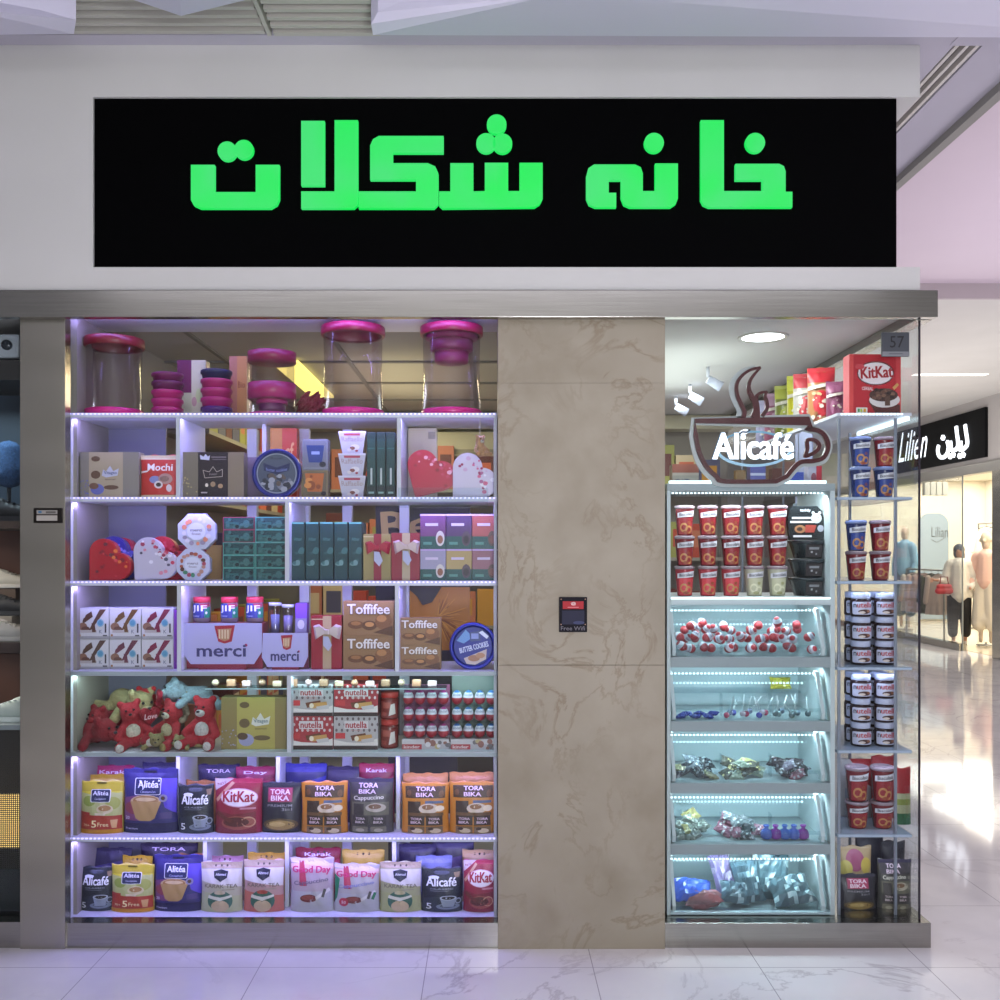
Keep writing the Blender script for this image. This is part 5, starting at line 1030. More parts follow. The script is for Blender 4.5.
# cups
zrow=[zS+.0005]; hc=(Z(505,.13)-zS)/3
protos={k:make_cup(k) for k in ('red','white','pink','blue')}
used={}
def place_cup(kind,loc,label,group,sc):
    o=protos[kind]
    if kind not in used: used[kind]=1; o.location=loc; tag(o,label,'dessert cup',group)
    else: o=dup(o,loc,label,group)
    o.scale=sc; return o
for i in range(3):
    for j in range(5):
        kind='red' if i>0 else ('pink' if j<3 else 'white')
        px=684.5+j*23.2; lab='%s dessert cup, %s row of the cup block, %s'%({'red':'dark red','pink':'bright red','white':'cream'}[kind],('bottom','middle','top')[i],ORD[j] if j<4 else 'next to the black bowls')
        place_cup(kind,(X(px,.175),.13+.045,zrow[0]+hc*i),lab,'dessert cups in the right window',(.84,.84,hc/.1065))
def bowl(px,z,h,lab,face=False):
    b=bmesh.new(); w=(830-789)*(D+.13)/F; t=w/2
    if not face:
        lathe(b,[(t*.66,0),(t*.72,.003),(t*.93,h*.8),(t,h*.86),(t,h*.97),(t*.95,h*.99)],8); bmesh.ops.rotate(b,verts=b.verts,cent=(0,0,0),matrix=Matrix.Rotation(PI/8,3,'Z'))
        o=bmo('sweets_bowl',b,mat('#20292e',.2),None,(X(px,.20),.13+t,z))
        P=Print(w*.4,h*.7,lambda x,zz,e:(x,-(t*.70+(t*.22)*(zz/h))-e-.001,zz+h*.06)); P.rect(0,0,1,1,'#262022'); P.rect(.2,.62,.8,.8,'#8c9094'); P.rect(.3,.35,.42,.5,'#b0b4b4'); P.rect(.6,.2,.7,.35,'#9a9ea0'); P.out('printed_label',o)
    else:
        pts=[(-t*.82,0),(t*.98,0),(t*.86,h*.55),(t*.72,h*.86),(t*.5,h),(-t*.7,h),(-t*.9,h*.9),(-t*.95,h*.5)]
        o=poly_prism('sweets_bowl',pts,0,.03,mat('#1d2225',.2),None,.002,(X(px,.13),.15,z))
        P=Print(w,h,lambda x,zz,e:(x,-e,zz)); P.text('teddy',.32,.82,.58,.92,'#dfe4e4'); P.rect(.12,.62,.58,.68,'#cfd6d8'); P.rect(.08,.50,.66,.56,'#dde2e2'); P.ell(.72,.64,.13,.15,'#cfd8dc'); P.circ(.64,.80,.006,'#cfd8dc'); P.circ(.8,.80,.006,'#cfd8dc'); P.circ(.68,.67,.002,'#22282c'); P.circ(.76,.67,.002,'#22282c'); P.ell(.32,.32,.14,.12,'#a87850'); P.ell(.31,.32,.07,.06,'#3a2418'); P.poly([(.45,.44),(.72,.44),(.66,.22),(.44,.22)],'#b04438'); P.ell(.82,.34,.08,.1,'#b4b8c4'); P.rect(.15,.08,.6,.14,'#dfe4e4'); P.out('printed_label',o)
    tag(o,lab,'sweets bowl','black sweets bowls'); return o
hb=(Z(540,.13)-zS)/3
for k,l in enumerate(('bottom','middle','third up')): bowl(809.5,zS+hb*k+.0005,hb-.001,'black octagonal sweets bowl, %s of the stack'%l)
bowl(809,zS+hb*3+.0005,Z(506,.13)-zS-hb*3,'black teddy-printed sweets pack standing on top of the bowls',True)
# eggs in the first bin
rr=random.Random(5); eb=make_egg('#b03038','#b02c34'); zb0=bins[0][1]
k=0; first=True
for lay,(n,yy,zz) in enumerate(((13,.05,.0),(13,.088,.034),(12,.13,.062),(9,.18,.02),(7,.10,.085))):
    for j in range(n):
        x=VA+.062+(VB-VA-.135)*(j+.5)/n+rr.uniform(-.006,.006)
        if lay==4 and 2<=j<=3: continue
        loc=(x,UF+yy+rr.uniform(-.004,.004),zb0+.021+zz+rr.uniform(0,.005)); rot=(rr.uniform(-.9,.9),rr.choice((-1.3,-.9,.9,1.3,.5)),rr.uniform(-2,2))
        if first: eb.location=loc; eb.rotation_euler=rot; tag(eb,'small red and white chocolate egg lying loose in the top acrylic bin','chocolate egg','loose chocolate eggs in the top bin'); first=False; o=eb
        else: o=dup(eb,loc,None,None,rot)
        o.scale=(.85,.85,.85)
# lollipops and sweets
def lolly(c,loc,rot,lab):
    r=empty('lollipop',loc); r.rotation_euler=rot; bm=bmesh.new(); bmesh.ops.create_icosphere(bm,subdivisions=2,radius=.012); bmo('candy',bm,mat(c,.2),r,smooth=True)
    lath('stick',[(.0016,.01),(.0016,.075)],mat('#d4dfe0',.4),r,8); tag(r,lab,'lollipop','lollipops in the second bin'); return r
zb1=bins[1][1]; lp={}
for k in range(16):
    u=.38+.57*k/15; c=('#a83c58','#8c94b0','#4c4ca0','#b8a8b4')[k%4] if k<9 else ('#5c7074','#8ca0a0','#6c7c8c')[k%3]; loc=(VA+.03+(VB-VA-.09)*u,UF+.05+.03*(k%3),zb1+.014+.006*(k%2)); rot=(rr.uniform(-.9,.6),rr.uniform(-.9,.9),0)
    col=('red','grey-blue','indigo','pale pink')[k%4] if k<9 else ('slate','sage','steel-blue')[k%3]
    lab='%s lollipop lying in the second bin with its stick up'%col
    if c in lp: dup(lp[c],loc,lab,None,rot)
    else: lp[c]=lolly(c,loc,rot,lab)
wrap={}
def packet(w,h,t,c,c2,loc,rot,lab,group,tex=.0):
    key=(w,h,t,c)
    V=[];n=9;m=7
    for s in (1,-1):
        for j in range(m+1):
            for i in range(n+1):
                u=i/n*2-1;v=j/m*2-1; d=t/2*max(0,(1-u*u))**.5*max(0,1-v**4)**.5+.0006
                V.append((u*w/2*(1-.12*(1-abs(v))),v*h/2,s*d+rr.uniform(-1,1)*t*.13*(1 if abs(u)<.99 else .3)))
    o=(n+1)*(m+1);Fc=[]
    for j in range(m):
        for i in range(n):
            a=j*(n+1)+i; Fc.append((a,a+1,a+n+2,a+n+1)); Fc.append((o+a,o+a+n+1,o+a+n+2,o+a+1))
    for i in range(n): Fc.append((i,o+i,o+i+1,i+1)); a=m*(n+1)+i; Fc.append((a,a+1,o+a+1,o+a))
    for j in range(m): a=j*(n+1); Fc.append((a,a+n+1,o+a+n+1,o+a)); a+=n; Fc.append((a,o+a,o+a+n+1,a+n+1))
    fm=[1 if rr.random()<.13 else 0 for _ in Fc]
    b=mk('sweets_packet',V,Fc,[mat(c,.18),mat(c2,.18)],fm,None,loc,False); b.rotation_euler=rot; tag(b,lab,'sweets packet',group); return b
for k in range(6): packet(.045,.03,.016,'#28388c','#5a6cc0',(VA+.065+k*.026,UF+.05+.025*(k%2),zb1+.011+.006*(k%2)),(rr.uniform(-.3,.3),rr.uniform(-.3,.3),rr.uniform(-1,1)),'blue wrapped sweet in the left compartment of the second bin','blue wrapped sweets')
packet(.09,.05,.03,'#b0a838','#d4d070',(VB-.12,UF+.30,zb1+.105),(1.2,0,0),'yellow sweets packet at the back of the second bin',None); box('back_ledge',VA+.03-vx,VB-.05-vx,UF+.25-UF,UF+.37-UF,zb1+.07,zb1+.078,M_BIN,rc)
def heap(bin_,u0,u1,n,cols,name,grp,size=(.075,.05,.022),zmax=.07):
    zb_=bins[bin_][1]
    for k in range(n):
        u=u0+(u1-u0)*rr.random(); c,c2=rr.choice(cols); lay=k/n; mid=(u0+u1)/2; zz=zb_+.014+lay*zmax*(1-abs(u-mid)/(u1-u0)*1.2)
        packet(size[0],size[1],size[2],c,c2,(VA+.045+(VB-VA-.115)*u,UF+.055+.07*lay+.03*rr.random(),zz),(rr.uniform(.1,.8),rr.uniform(-.5,.5),rr.uniform(-.7,.7)),name,grp)
heap(2,.05,.30,8,[('#6c7880','#a8b4b8'),('#8c8a6c','#b0aC80'.lower()),('#2c3238','#8c989c')],'grey wrapped sweets packet in the left part of the third bin','grey packets, third bin')
heap(2,.40,.62,8,[('#b0ac78','#dcd8b0'),('#8c9888','#c4ccb8'),('#54544c','#c8c088')],'yellow-white sweets packet in the middle of the third bin','pale yellow packets, third bin')
heap(2,.70,.95,7,[('#7c7484','#b8b4c0'),('#8c5c68','#b0a8b0'),('#3a3438','#94949c')],'mauve sweets packet in the right part of the third bin','mauve packets, third bin')
heap(3,.05,.26,8,[('#948c5c','#c8c090'),('#6c746c','#b4bcb0')],'khaki sweets packet in the left part of the fourth bin','khaki packets, fourth bin')
heap(3,.36,.64,10,[('#6c7478','#b0b8bc'),('#3c4448','#a8b0b4'),('#8c5c6c','#b8b0b4')],'silver sweets packet in the middle of the fourth bin','silver packets, fourth bin')
for k in range(5):
    c=('#4c64b8','#8c3ca0','#4a6cc0','#5c70c4','#94409c')[k]; b=bmesh.new(); lathe(b,[(.012,0),(.021,.006),(.023,.02),(.018,.034),(.006,.042),(.012,.052),(.010,.055)],16)
    o=bmo('sweets_sachet',b,mat(c,.25),None,(VA+.40+k*.036,UF+.06,bins[3][1]+.002)); tag(o,'%s foil sachet in the fourth bin, %s of five'%(('blue','violet','blue','pale blue','violet')[k],ORD[k]),'sweets sachet','foil sachets in the fourth bin')
def bigbag(u,w,h,c,c2,lab,y=.10,lean=1.0,rx=.9):
    packet(w,h,.06,c,c2,(VA+.045+(VB-VA-.115)*u,UF+y,bins[4][1]+.035+.35*h*math.sin(rx)),(rx,rr.uniform(-.15,.15),rr.uniform(-.15,.15)),lab,None)
bigbag(.14,.17,.12,'#3c5cc8','#7c98e8','bulging blue sweets packet in the lowest bin',.10,1,.45); bigbag(.20,.15,.06,'#a86c70','#c8949c','pink sweets packet under the blue one in the lowest bin',.05,1,.1)
bigbag(.40,.09,.17,'#8c7ca8','#b8acc8','lilac sweets packet standing behind the silver ones in the lowest bin',.17,1,1.2); bigbag(.44,.11,.09,'#5c7480','#b8ccd4','small silver packet in front of the lilac one, lowest bin',.08,1,.7); bigbag(.56,.11,.16,'#4c626c','#b0c4cc','tall silver packet in the middle of the lowest bin',.12,1,1.1)
bigbag(.76,.15,.18,'#4c646c','#b8d0d4','large silver packet at the back right of the lowest bin',.16,1,1.1); bigbag(.86,.17,.13,'#586c74','#c4d8dc','slanting silver packet at the front right of the lowest bin',.09,1,.6)
# things on the top board, seen under and through the cup sign
CT(672,699,464,vt+.0,.30,.06,'#b0a89c',lambda P:(P.rect(0,.5,1,1,'#a85c48'),P.rect(0,.5,1,.62,'#c8bcb0'),P.text('OAT',.12,.08,.62,.35,'#3c4468')),'small carton reading OAT on the candy shelving top','carton')
CT(736,746,470,vt+.0,.26,.04,'#8c6a44',None,'narrow brown carton under the cup sign'); CT(750,766,465,vt+.0,.26,.05,'#5c5ca0',lambda P:P.rect(0,.5,1,.62,'#c8c8e0'),'small violet carton under the cup sign'); CT(772,782,468,vt+.0,.26,.05,'#5c2c24',None,'dark red carton under the cup sign'); 
CT(790,804,472,vt,.24,.04,'#3c50b0',None,'blue carton right of centre on the candy shelving top'); CT(808,822,466,vt,.22,.05,'#b8b4c4',lambda P:(P.rect(.6,0,1,1,'#b82c3c'),P.ell(.4,.4,.2,.25,'#8c4c5c')),'white and red carton at the end of the candy shelving top')
# ================================================================ CORNER SHELVING
CA,CB=X(838,UF),X(898,UF); cw=XR-.012
cn=empty('corner_shelving',(CA,UF,0)); tag(cn,'narrow metal-framed glass shelving in the corner of the window','shelving')
def cb(nm,x0,x1,y0,y1,z0,z1,m,bev=.0008): return box(nm,x0-CA,x1-CA,y0-UF,y1-UF,z0,z1,m,cn,bev)
M_POST=mat('#8d95a2',.3,.5); CS=[Z(p,UF) for p in (413,497,581,667,750,834)]
for x,y in ((CA,UF),(CB-.013,UF),(CA,1.5),(CB-.013,1.5),(CA,.55),(CB-.013,.55)): cb('post',x,x+.010,y,y+.010,zp,CS[0]-.02,M_POST)
cb('side_panel',CA,CA+.004,UF+.3,.60,zp,CS[0]-.02,mat('#9aa2c4',.4))
for i,z in enumerate(CS):
    cb('shelf',CA-.004,cw,UF-.004,1.52 if i==0 else .62,z-.012,z,M_WHITE if i in(0,) else mat('#9fb0c0',.15))
    bm=bmesh.new()
    for k in range(18 if i==0 else 0): bx(bm,.01+k*.0135,.017+k*.0135,-.008,-.004,z-.008,z-.002)
    if i==0: bmo('led_strip',bm,M_CSTRIP,cn)
    else: bm.free(); cb('edge_strip',CA,cw,UF-.008,UF-.0045,z-.010,z-.002,mat('#b4c4d8',.15))
    area('corner_lamp',((CA+cw)/2,UF+.05,z-.02),.26,.012,.32,(.62,.72,1.0),(math.radians(20),0,0))
bm=bmesh.new(); bx(bm,cw-CA-.02,cw-CA-.006,.0,.5,CS[0]-.028,CS[0]-.014); bmo('side_led_bar',bm,M_CSTRIP,cn)
CT(849,901,354,CS[0],.12,.065,'#b81f2c',d_kitkat_cereal,'red KitKat cereal carton on top of the corner shelving','cereal carton',name='cereal_carton')
g_='dessert cups in the corner shelving'
def cup2(k,px,Yf,z,h,lab,w=.086): return place_cup(k,(X(px,Yf+.045),Yf+.045,z+.0005),lab,g_,(w/.095,w/.095,h/.1065))
for row,(za,pt,pm,cols,xs,nm) in enumerate(((CS[1],436,466,(('blue','red'),('blue','blue')),(860,884),'upper'),(CS[2],520,551,(('blue','red'),('red','red')),(856,880),'middle'))):
    for i in range(2):
        z0=za if i==0 else Z(pm,.13); h=(Z(pm,.13)-za) if i==0 else Z(pt,.13)-Z(pm,.13)
        for j in range(2):
            k=cols[1-i][j]; cup2(k,xs[j],.13,z0,h,'%s dessert cup in the %s compartment, %s row, %s'%(k,('topmost','second')[row],('bottom','top')[i],('towards the candy bins','towards the corner glass')[j]),.082)
z0=CS[5]; 
for i in range(2):
    for j in range(2): cup2('red',(857,882)[j],.13,z0 if i==0 else Z(803,.13),(Z(803,.13)-z0) if i==0 else Z(768,.13)-Z(803,.13),'large red dessert cup in the low compartment, %s row, %s'%(('bottom','top')[i],('towards the candy bins','towards the corner glass')[j]),.092)
nj=make_nutella(); firstn=True
for c_,(za,pt,nm) in enumerate(((CS[3],593,'upper'),(CS[4],675,'lower'))):
    h=(Z(pt,.13)-za)/3
    for i in range(3):
        for j in range(2):
            for b_ in range(2):
                loc=(X((860.5,884.5)[j]-(0,-2)[b_],.17)+(0,-.0)[b_],.13+.04+b_*.085,za+.0005+h*i); lab='nutella jar, %s jar block, %s row, %s, %s'%(nm,('bottom','middle','top')[i],('inner column','glass-side column')[j],('front','behind the front one')[b_])
                if firstn: nj.location=loc; tag(nj,lab,'jar','hazelnut spread jars in the corner shelving'); nj.scale=(.98,.98,h/.0905); firstn=False
                else: o=dup(nj,loc,lab); o.scale=(.98,.98,h/.0905)
BG(842,876,760,0,.30,'#b4b0b0',lambda P:(P.poly([(.3,1),(1,1),(1,.5),(.7,.6)],'#a81c28'),P.rect(.1,.3,.5,.5,'#8c94a0')),'white and red sweets bag behind the large red cups',z=CS[5],cat='sweets bag',name='sweets_bag'); BG(874,898,757,0,.28,'#a01c28',None,'plain red sweets bag behind the large red cups',z=CS[5],cat='sweets bag',name='sweets_bag')
BG(895,912,768,0,.20,'#a81c24',lambda P:(P.rect(0,0,1,.2,'#1f6a3c'),P.rect(0,.2,1,.55,'#b4b88c'),P.rect(0,.35,1,.45,'#8c9c3c')),'red, yellow and green sweets bag against the corner glass',z=CS[5],cat='sweets bag',name='sweets_bag',t=.03)
BG(840,878,876,6,.13,'#24242c',d_tora_d,'black Tora Bika pouch in the corner shelving bottom',t=.05); BG(880,914,861,6,.14,'#4b4a44',d_tora_c,'dark grey Tora Bika Cappuccino pouch in the corner shelving bottom',t=.05)
BG(842,874,848,6,.24,'#b09870',lambda P:(P.ell(.45,.75,.3,.2,'#a0506c'),P.ell(.15,.6,.2,.15,'#c8b860'),P.ell(.8,.65,.18,.15,'#c8b050')),'yellow and pink candy bag behind the black corner pouch',cat='sweets bag',name='sweets_bag'); BG(858,886,838,6,.33,'#1c1c2c',None,'glossy black pouch at the back of the corner shelving bottom'); BG(884,908,843,6,.28,'#20202c',None,'glossy dark pouch behind the corner cappuccino pouch')
tb=[(825,366,.50,'#a07048','#b82430','granola'),(810,372,.66,'#b0aaa4','#b8323c','white'),(803,374,.82,'#b8b020','#c8c83c','yellow'),(790,384,.97,'#6c7424','#a4a83c','olive'),(779,392,1.12,'#8c4c68','#b088a0','mauve'),(770,399,1.26,'#8c8ca8','#b0b0cc','pale blue'),(840,380,.40,'#6c2c4c','#8c5070','plum')]
for px,py,Y,c,c2,nm in tb:
    h=Z(py,Y)-CS[0]; xx=min(X(px,Y),cw-.09); w=.115 if nm!='plum' else .08
    def fn(P,c=c,c2=c2,nm=nm):
        P.rect(0,.75,1,1,c2); P.ell(.5,.4,.32,.22,c2); sprinkle(P,[c2,'#c9a878','#8c5a34','#e0d4c0'] if nm=='granola' else [c,c2,'#d8d4c0'],30,int(py),.06,(.15,.1,.9,.6))
        P.poly([(0,.62),(1,.70),(1,.76),(0,.68)],'#cfc8bc')
    pouch('snack_bag',w,h,.07,c,fn,(xx,Y+.05,CS[0]+.001),'%s snack bag in the row on top of the corner shelving'%nm,'snack bag','snack bags on the corner shelving',-.25)
# ceiling spotlights inside
for k,(px,py) in enumerate(((676,403),(690,391),(708,374))):
    d=(2.40-EYE)*F/(550-py+6); Y=d-D; r=empty('track_spotlight',(X(px,Y),min(Y,2.8),2.405)); lath('stem',[(.008,-.05),(.008,-.0)],mat('#d8dce4',.4),r,10)
    bm=bmesh.new(); lathe(bm,[(.0,0),(.02,.0),(.026,.075),(.0,.075)],20); bmesh.ops.transform(bm,matrix=Matrix.Translation((0,0,-.06))@Matrix.Rotation(2.1,4,'Y'),verts=bm.verts); bmo('lamp_head',bm,mat('#ccd2e4',.4),r)
    tag(r,'white ceiling spotlight behind the cup sign, %s of three'%('deepest','middle','nearest')[k],'spotlight')
# ================================================================ INTERIOR STOCK
def stock(name,x0,x1,y0,y1,levels,along,label,seed,hmax=.3,step=.13):
    r=empty(name,((x0+x1)/2,(y0+y1)/2,.07)); tag(r,label,'shelving'); ox,oy=r.location.x,r.location.y
    for z in levels: box('shelf',x0-ox,x1-ox,y0-oy,y1-oy,z-.09,z-.07,mat('#8c8678',.5),r)
    if along=='y':
        for y in (y0,y1-.02): box('upright',x0-ox,x0+.02-ox,y-oy,y+.02-oy,0,levels[-1]-.09,mat('#6c675c',.5),r)
    else:
        for x in (x0,x1-.02): box('upright',x-ox,x+.02-ox,y1-.02-oy,y1-oy,0,levels[-1]-.09,mat('#6c675c',.5),r)
    rq=random.Random(seed); names={'#b8842c':'amber','#a83c24':'brick red','#c8b48c':'cream','#5c2c24':'dark brown','#8c8c44':'olive','#b06848':'terracotta','#4c4c64':'slate','#c0603c':'orange'}
    for li,z in enumerate(levels):
        p=(y0 if along=='y' else x0)+.03; end=(y1 if along=='y' else x1)-.03; n=0
        while p<end-step*.7:
            w=step*rq.uniform(.7,1.1); h=hmax*rq.uniform(.55,.9); c=rq.choice(list(names)); dd=.12
            if p+w>end: break
            if along=='y': L_=((x1-.01-dd/2),p+w/2,z-.0695); bmw=(dd,w-.01)
            else: L_=(p+w/2,y0+.01+dd/2,z-.0695); bmw=(w-.01,dd)
            bm=bmesh.new(); bx(bm,-bmw[0]/2,bmw[0]/2,-bmw[1]/2,bmw[1]/2,0,h,0,.002); 
            o=bmo('boxed_sweets',bm,mat(c,.5),None,(L_[0],L_[1],L_[2]+.07-.0+0.0))
            o.location.z=z-.0695+0.0+.07-.0
            c2=rq.choice(list(names)); 
            if along=='y': mk('printed_front',[(bmw[0]/2+.0008,-bmw[1]*.35,h*.3),(bmw[0]/2+.0008,bmw[1]*.35,h*.3),(bmw[0]/2+.0008,bmw[1]*.35,h*.8),(bmw[0]/2+.0008,-bmw[1]*.35,h*.8)],[(0,1,2,3)],mat(c2,.5),None,o)
            else: mk('printed_front',[(-bmw[0]*.35,-bmw[1]/2-.0008,h*.3),(bmw[0]*.35,-bmw[1]/2-.0008,h*.3),(bmw[0]*.35,-bmw[1]/2-.0008,h*.8),(-bmw[0]*.35,-bmw[1]/2-.0008,h*.8)],[(0,1,2,3)],mat(c2,.5),None,o)
            tag(o,'%s carton with %s panel on the %s, level %s'%(names[c],names[c2],label.split(' in ')[0].split(' along ')[0],('one','two','three','four','five')[li]),'carton','cartons on the %s'%label.split(' in ')[0].split(' along ')[0]); p+=w; n+=1
stock('stock_shelving',XL+.005,XL+.25,1.0,2.75,[.55,.95,1.35,1.74,2.08],'y','side wall stock shelving in the shop behind the left window',3,.27,.17)
stock('stock_shelving',-1.25,1.58,2.72,2.97,[.55,1.0,1.45,1.9],'x','rear wall stock shelving in the back of the shop',8,.33,.16)
o=empty('air_conditioner',(-.25,2.88,2.12)); box('casing',-.32,.32,-.1,.1,0,.17,mat('#b9b493',.5),o,.02); box('air_flap',-.28,.28,-.105,-.1,.02,.05,mat('#8c886c',.5),o); tag(o,'cream wall air conditioner high on the rear shop wall','air conditioner')
# counter body
o=empty('shop_counter',(.2,1.7,.07)); box('body',-.5,.5,-.25,.25,0,.85,mat('#5c5448',.5),o,.004); box('worktop',-.53,.53,-.28,.28,.851,.89,mat('#a89c80',.35),o,.004); tag(o,'brown counter standing in the middle of the shop interior','counter')
# ================================================================ LEFT NEIGHBOUR
nx0,nx1=-2.5,X(20,.2)-.0
S(box('wall_neighbour',-3.2,-1.80,.55,.6,0,2.45,mat('#2a3238',.5))); S(box('wall_neighbour.001',-1.80,-1.785,.1,.6,0,2.45,mat('#5a5c60',.5))); S(box('ceiling_neighbour',-3.2,-1.80,.05,.6,zsoff,2.43,M_CEIL)); S(box('floor_neighbour',-3.2,-1.80,.07,.54,0,.085,mat('#1c1c1e',.4)))
ns=empty('shoe_display',(-2.1,.3,.085)); tag(ns,'dark shoe display shelving in the neighbouring shop at the left edge','shelving')
NX0,NX1=-2.55,-1.81
def nb(nm,z0,z1,m,y0=.12,y1=.5): return box(nm,NX0+2.1,NX1+2.1,y0-.3,y1-.3,z0-.085,z1-.085,m,ns,.001)
nb('top_panel',Z(380,.12),Z(360,.12),mat('#23211f',.5)); nb('light_panel',Z(520,.4),Z(382,.4),mat('#2c3a48',.5),.5,.52); nb('shelf',Z(528,.12),Z(521,.12),mat('#4a3a30',.5)); nb('back_panel',Z(640,.4),Z(530,.4),noisy('walnut_panel','#4c2c20','#5c3828',6,.5),.5,.52)
nb('shelf',Z(653,.12),Z(643,.12),mat('#3c2c26',.5)); nb('back_panel',Z(722,.4),Z(656,.4),noisy('walnut_panel_low','#4c2c20','#5c3828',6,.5),.5,.52); nb('shelf',Z(730,.12),Z(725,.12),mat('#8c9698',.4))
area('neighbour_lamp',(-2.15,.2,Z(384,.12)),.6,.05,5,(.7,.9,1.0),(math.radians(-10),0,0)); area('neighbour_lamp',(-2.15,.2,Z(530,.12)),.6,.03,1.4,(1,.85,.7),(math.radians(-10),0,0)); area('neighbour_lamp',(-2.15,.2,Z(655,.12)),.6,.03,1.4,(1,.9,.8),(math.radians(-10),0,0))
# perforated panel: gold-lit sheet behind punched dark sheet
x0,x1=-2.55,-1.82; z0,z1=Z(868,.14),Z(728,.14)
nb('perforated_panel_frame',.09,z0,mat('#1a2426',.3),.13,.5)
def perf():
    m,nt,N,L,b=nodes('punched_metal'); tc=N.new('ShaderNodeTexCoord'); v=N.new('ShaderNodeTexVoronoi'); v.inputs['Scale'].default_value=125; v.inputs['Randomness'].default_value=0
    mp=N.new('ShaderNodeMapping'); mp.inputs['Scale'].default_value=(1,0,1); L.new(tc.outputs['Object'],mp.inputs[0]); L.new(mp.outputs[0],v.inputs[0]); mt=N.new('ShaderNodeMath'); mt.operation='LESS_THAN'; mt.inputs[1].default_value=.36; L.new(v.outputs[0],mt.inputs[0])
    t=N.new('ShaderNodeBsdfTransparent'); mx=N.new('ShaderNodeMixShader'); L.new(mt.outputs[0],mx.inputs[0]); L.new(b.outputs[0],mx.inputs[1]); L.new(t.outputs[0],mx.inputs[2]); L.new(mx.outputs[0],N['Material Output'].inputs[0]); b.inputs['Base Color'].default_value=(.02,.02,.02,1); return m
box('perforated_panel',x0+2.1,x1+2.1,.135-.3,.137-.3,z0-.085,z1-.085,perf(),ns)
box('glow_panel',x0+2.1,x1+2.1,.16-.3,.165-.3,Z(848,.16)-.085,Z(794,.16)-.085,mat('#f0c878',.5,0,1.5),ns)
def shoe(px,zb,Y,c,sole,lab,flip=1,s=1.0):
    r=empty('shoe',(X(px,Y),Y,zb)); k=s*flip
    blob('upper',[((-.10*k,0,.035*s),.034*s,(.0,0,.045*s),.036*s),((0,0,.045*s),.036*s,(.10*k,0,.028*s),.026*s),((-.09*k,0,.05*s),.03*s,(-.08*k,0,.085*s),.028*s),((-.08*k,0,.085*s),.026*s,(-.02*k,0,.07*s),.025*s)],.006,mat(c,.6),r)
    pts=[(-.14*k,0),(.13*k,0),(.14*k,.012*s),(.12*k,.02*s),(-.13*k,.022*s),(-.15*k,.012*s)]
    poly_prism('sole',pts,-.036*s,.036*s,mat(sole,.5),r,.003); bm=bmesh.new()
    for q in range(4): bx(bm,(-.02+.02*q)*k-.002,(-.02+.02*q)*k+.003,-.03*s,.03*s,(.084-.006*q)*s,(.089-.006*q)*s)
    bmo('laces',bm,mat(sole,.6),r); tag(r,lab,'shoe','shoes in the neighbouring display'); return r
zz=Z(521,.12)+.001
shoe(6,zz,.22,'#1c1c20','#26262c','black shoe on the upper dark shelf at the left edge'); 
o=blob('felt_hat',[((0,0,.05),.07,(0,0,.12),.055),((-.09,0,.03),.02,(.09,0,.03),.02),((0,-.06,.03),.02,(0,.05,.03),.02)],.007,fuzz('#2c4c74'),None,(X(9,.3),.3,Z(498,.3)+.06)); tag(o,'navy blue cap on a stand behind the top shelf at the left edge','cap'); lath('stand',[(.03,-(o.location.z-zz)),(.03,-(o.location.z-zz)+.01),(.008,-(o.location.z-zz)+.012),(.008,.02)],mat('#3a3c40',.4),o,12)
zz=Z(643,.12)+.001; shoe(8,zz,.2,'#b8b4ac','#d0ccc4','white trainer on the middle shelf at the left edge',1,.9)
box('riser',X(-30,.34),X(19,.34)-.01,.30,.42,zz,zz+.09,mat('#b4aca0',.5))
bpy.data.objects['riser']['label']='pale riser block behind the white trainer at the left edge'; bpy.data.objects['riser']['category']='display riser'
shoe(8,zz+.091,.36,'#2a2c30','#3a3c40','black trainer on the riser behind the white one',1,.9)
box('riser',X(-30,.45),X(19,.45)-.01,.44,.49,zz,zz+.20,mat('#6c5c50',.5)); bpy.data.objects['riser.001']['label']='tall brown riser behind the pale one at the left edge'; bpy.data.objects['riser.001']['category']='display riser'
shoe(9,zz+.201,.46,'#c4c0b4','#d8d4cc','cream trainer on the tallest riser at the left edge',1,.8)
zz=Z(725,.12)+.001; shoe(12,zz,.2,'#b4c0b8','#d4dcd8','pale mint trainer on the lowest shelf at the left edge',-1,1.0)
o=empty('projector',(X(5,.15),.2,Z(358,.15))); box('body',-.13,.055,-.05,.08,0,.095,mat('#a4acb4',.4),o,.012); lath('lens',[(.0,0),(.02,0),(.02,.012),(0,.012)],mat('#2a3038',.2),o,16,(.01,-.05,.05)).rotation_euler=(PI/2,0,0); tag(o,'grey boxy speaker-like device on the panel top at the left edge','device')
# ================================================================ CORRIDOR AND FAR SHOP
WX=7.0
M_FW=noisy('pale_fascia','#b4b0ae','#bcb8b6',1,.7)
S(box('wall_right',WX,WX+.1,-3,9.4,0,3.66,M_FW)); S(box('wall_right_fascia',WX,WX+.1,9.4,21,2.72,3.66,M_FW)); S(box('trim_8',WX-.03,WX+.12,9.0,21,2.60,2.74,mat('#8e8c88',.35,.6))); S(box('trim_9',WX-.02,WX+.08,10.7,21,0,.10,M_STEEL)); 
S(box('pillar_far',WX-.03,WX+.1,9.42,9.74,0,2.6,M_STEELV)); S(box('wall_end',1.7,11,21,21.1,0,3.66,M_FW))
S(box('window_5',WX+.02,WX+.03,10.7,21,.1,2.6,M_GLASS))
S(box('trim_10',WX+.02,WX+.03,10.67,10.70,0,2.6,mat('#9aa09c',.3,.2)))
M_CRW=noisy('cream_wall','#e2dac8','#eae2d2',1,.8)
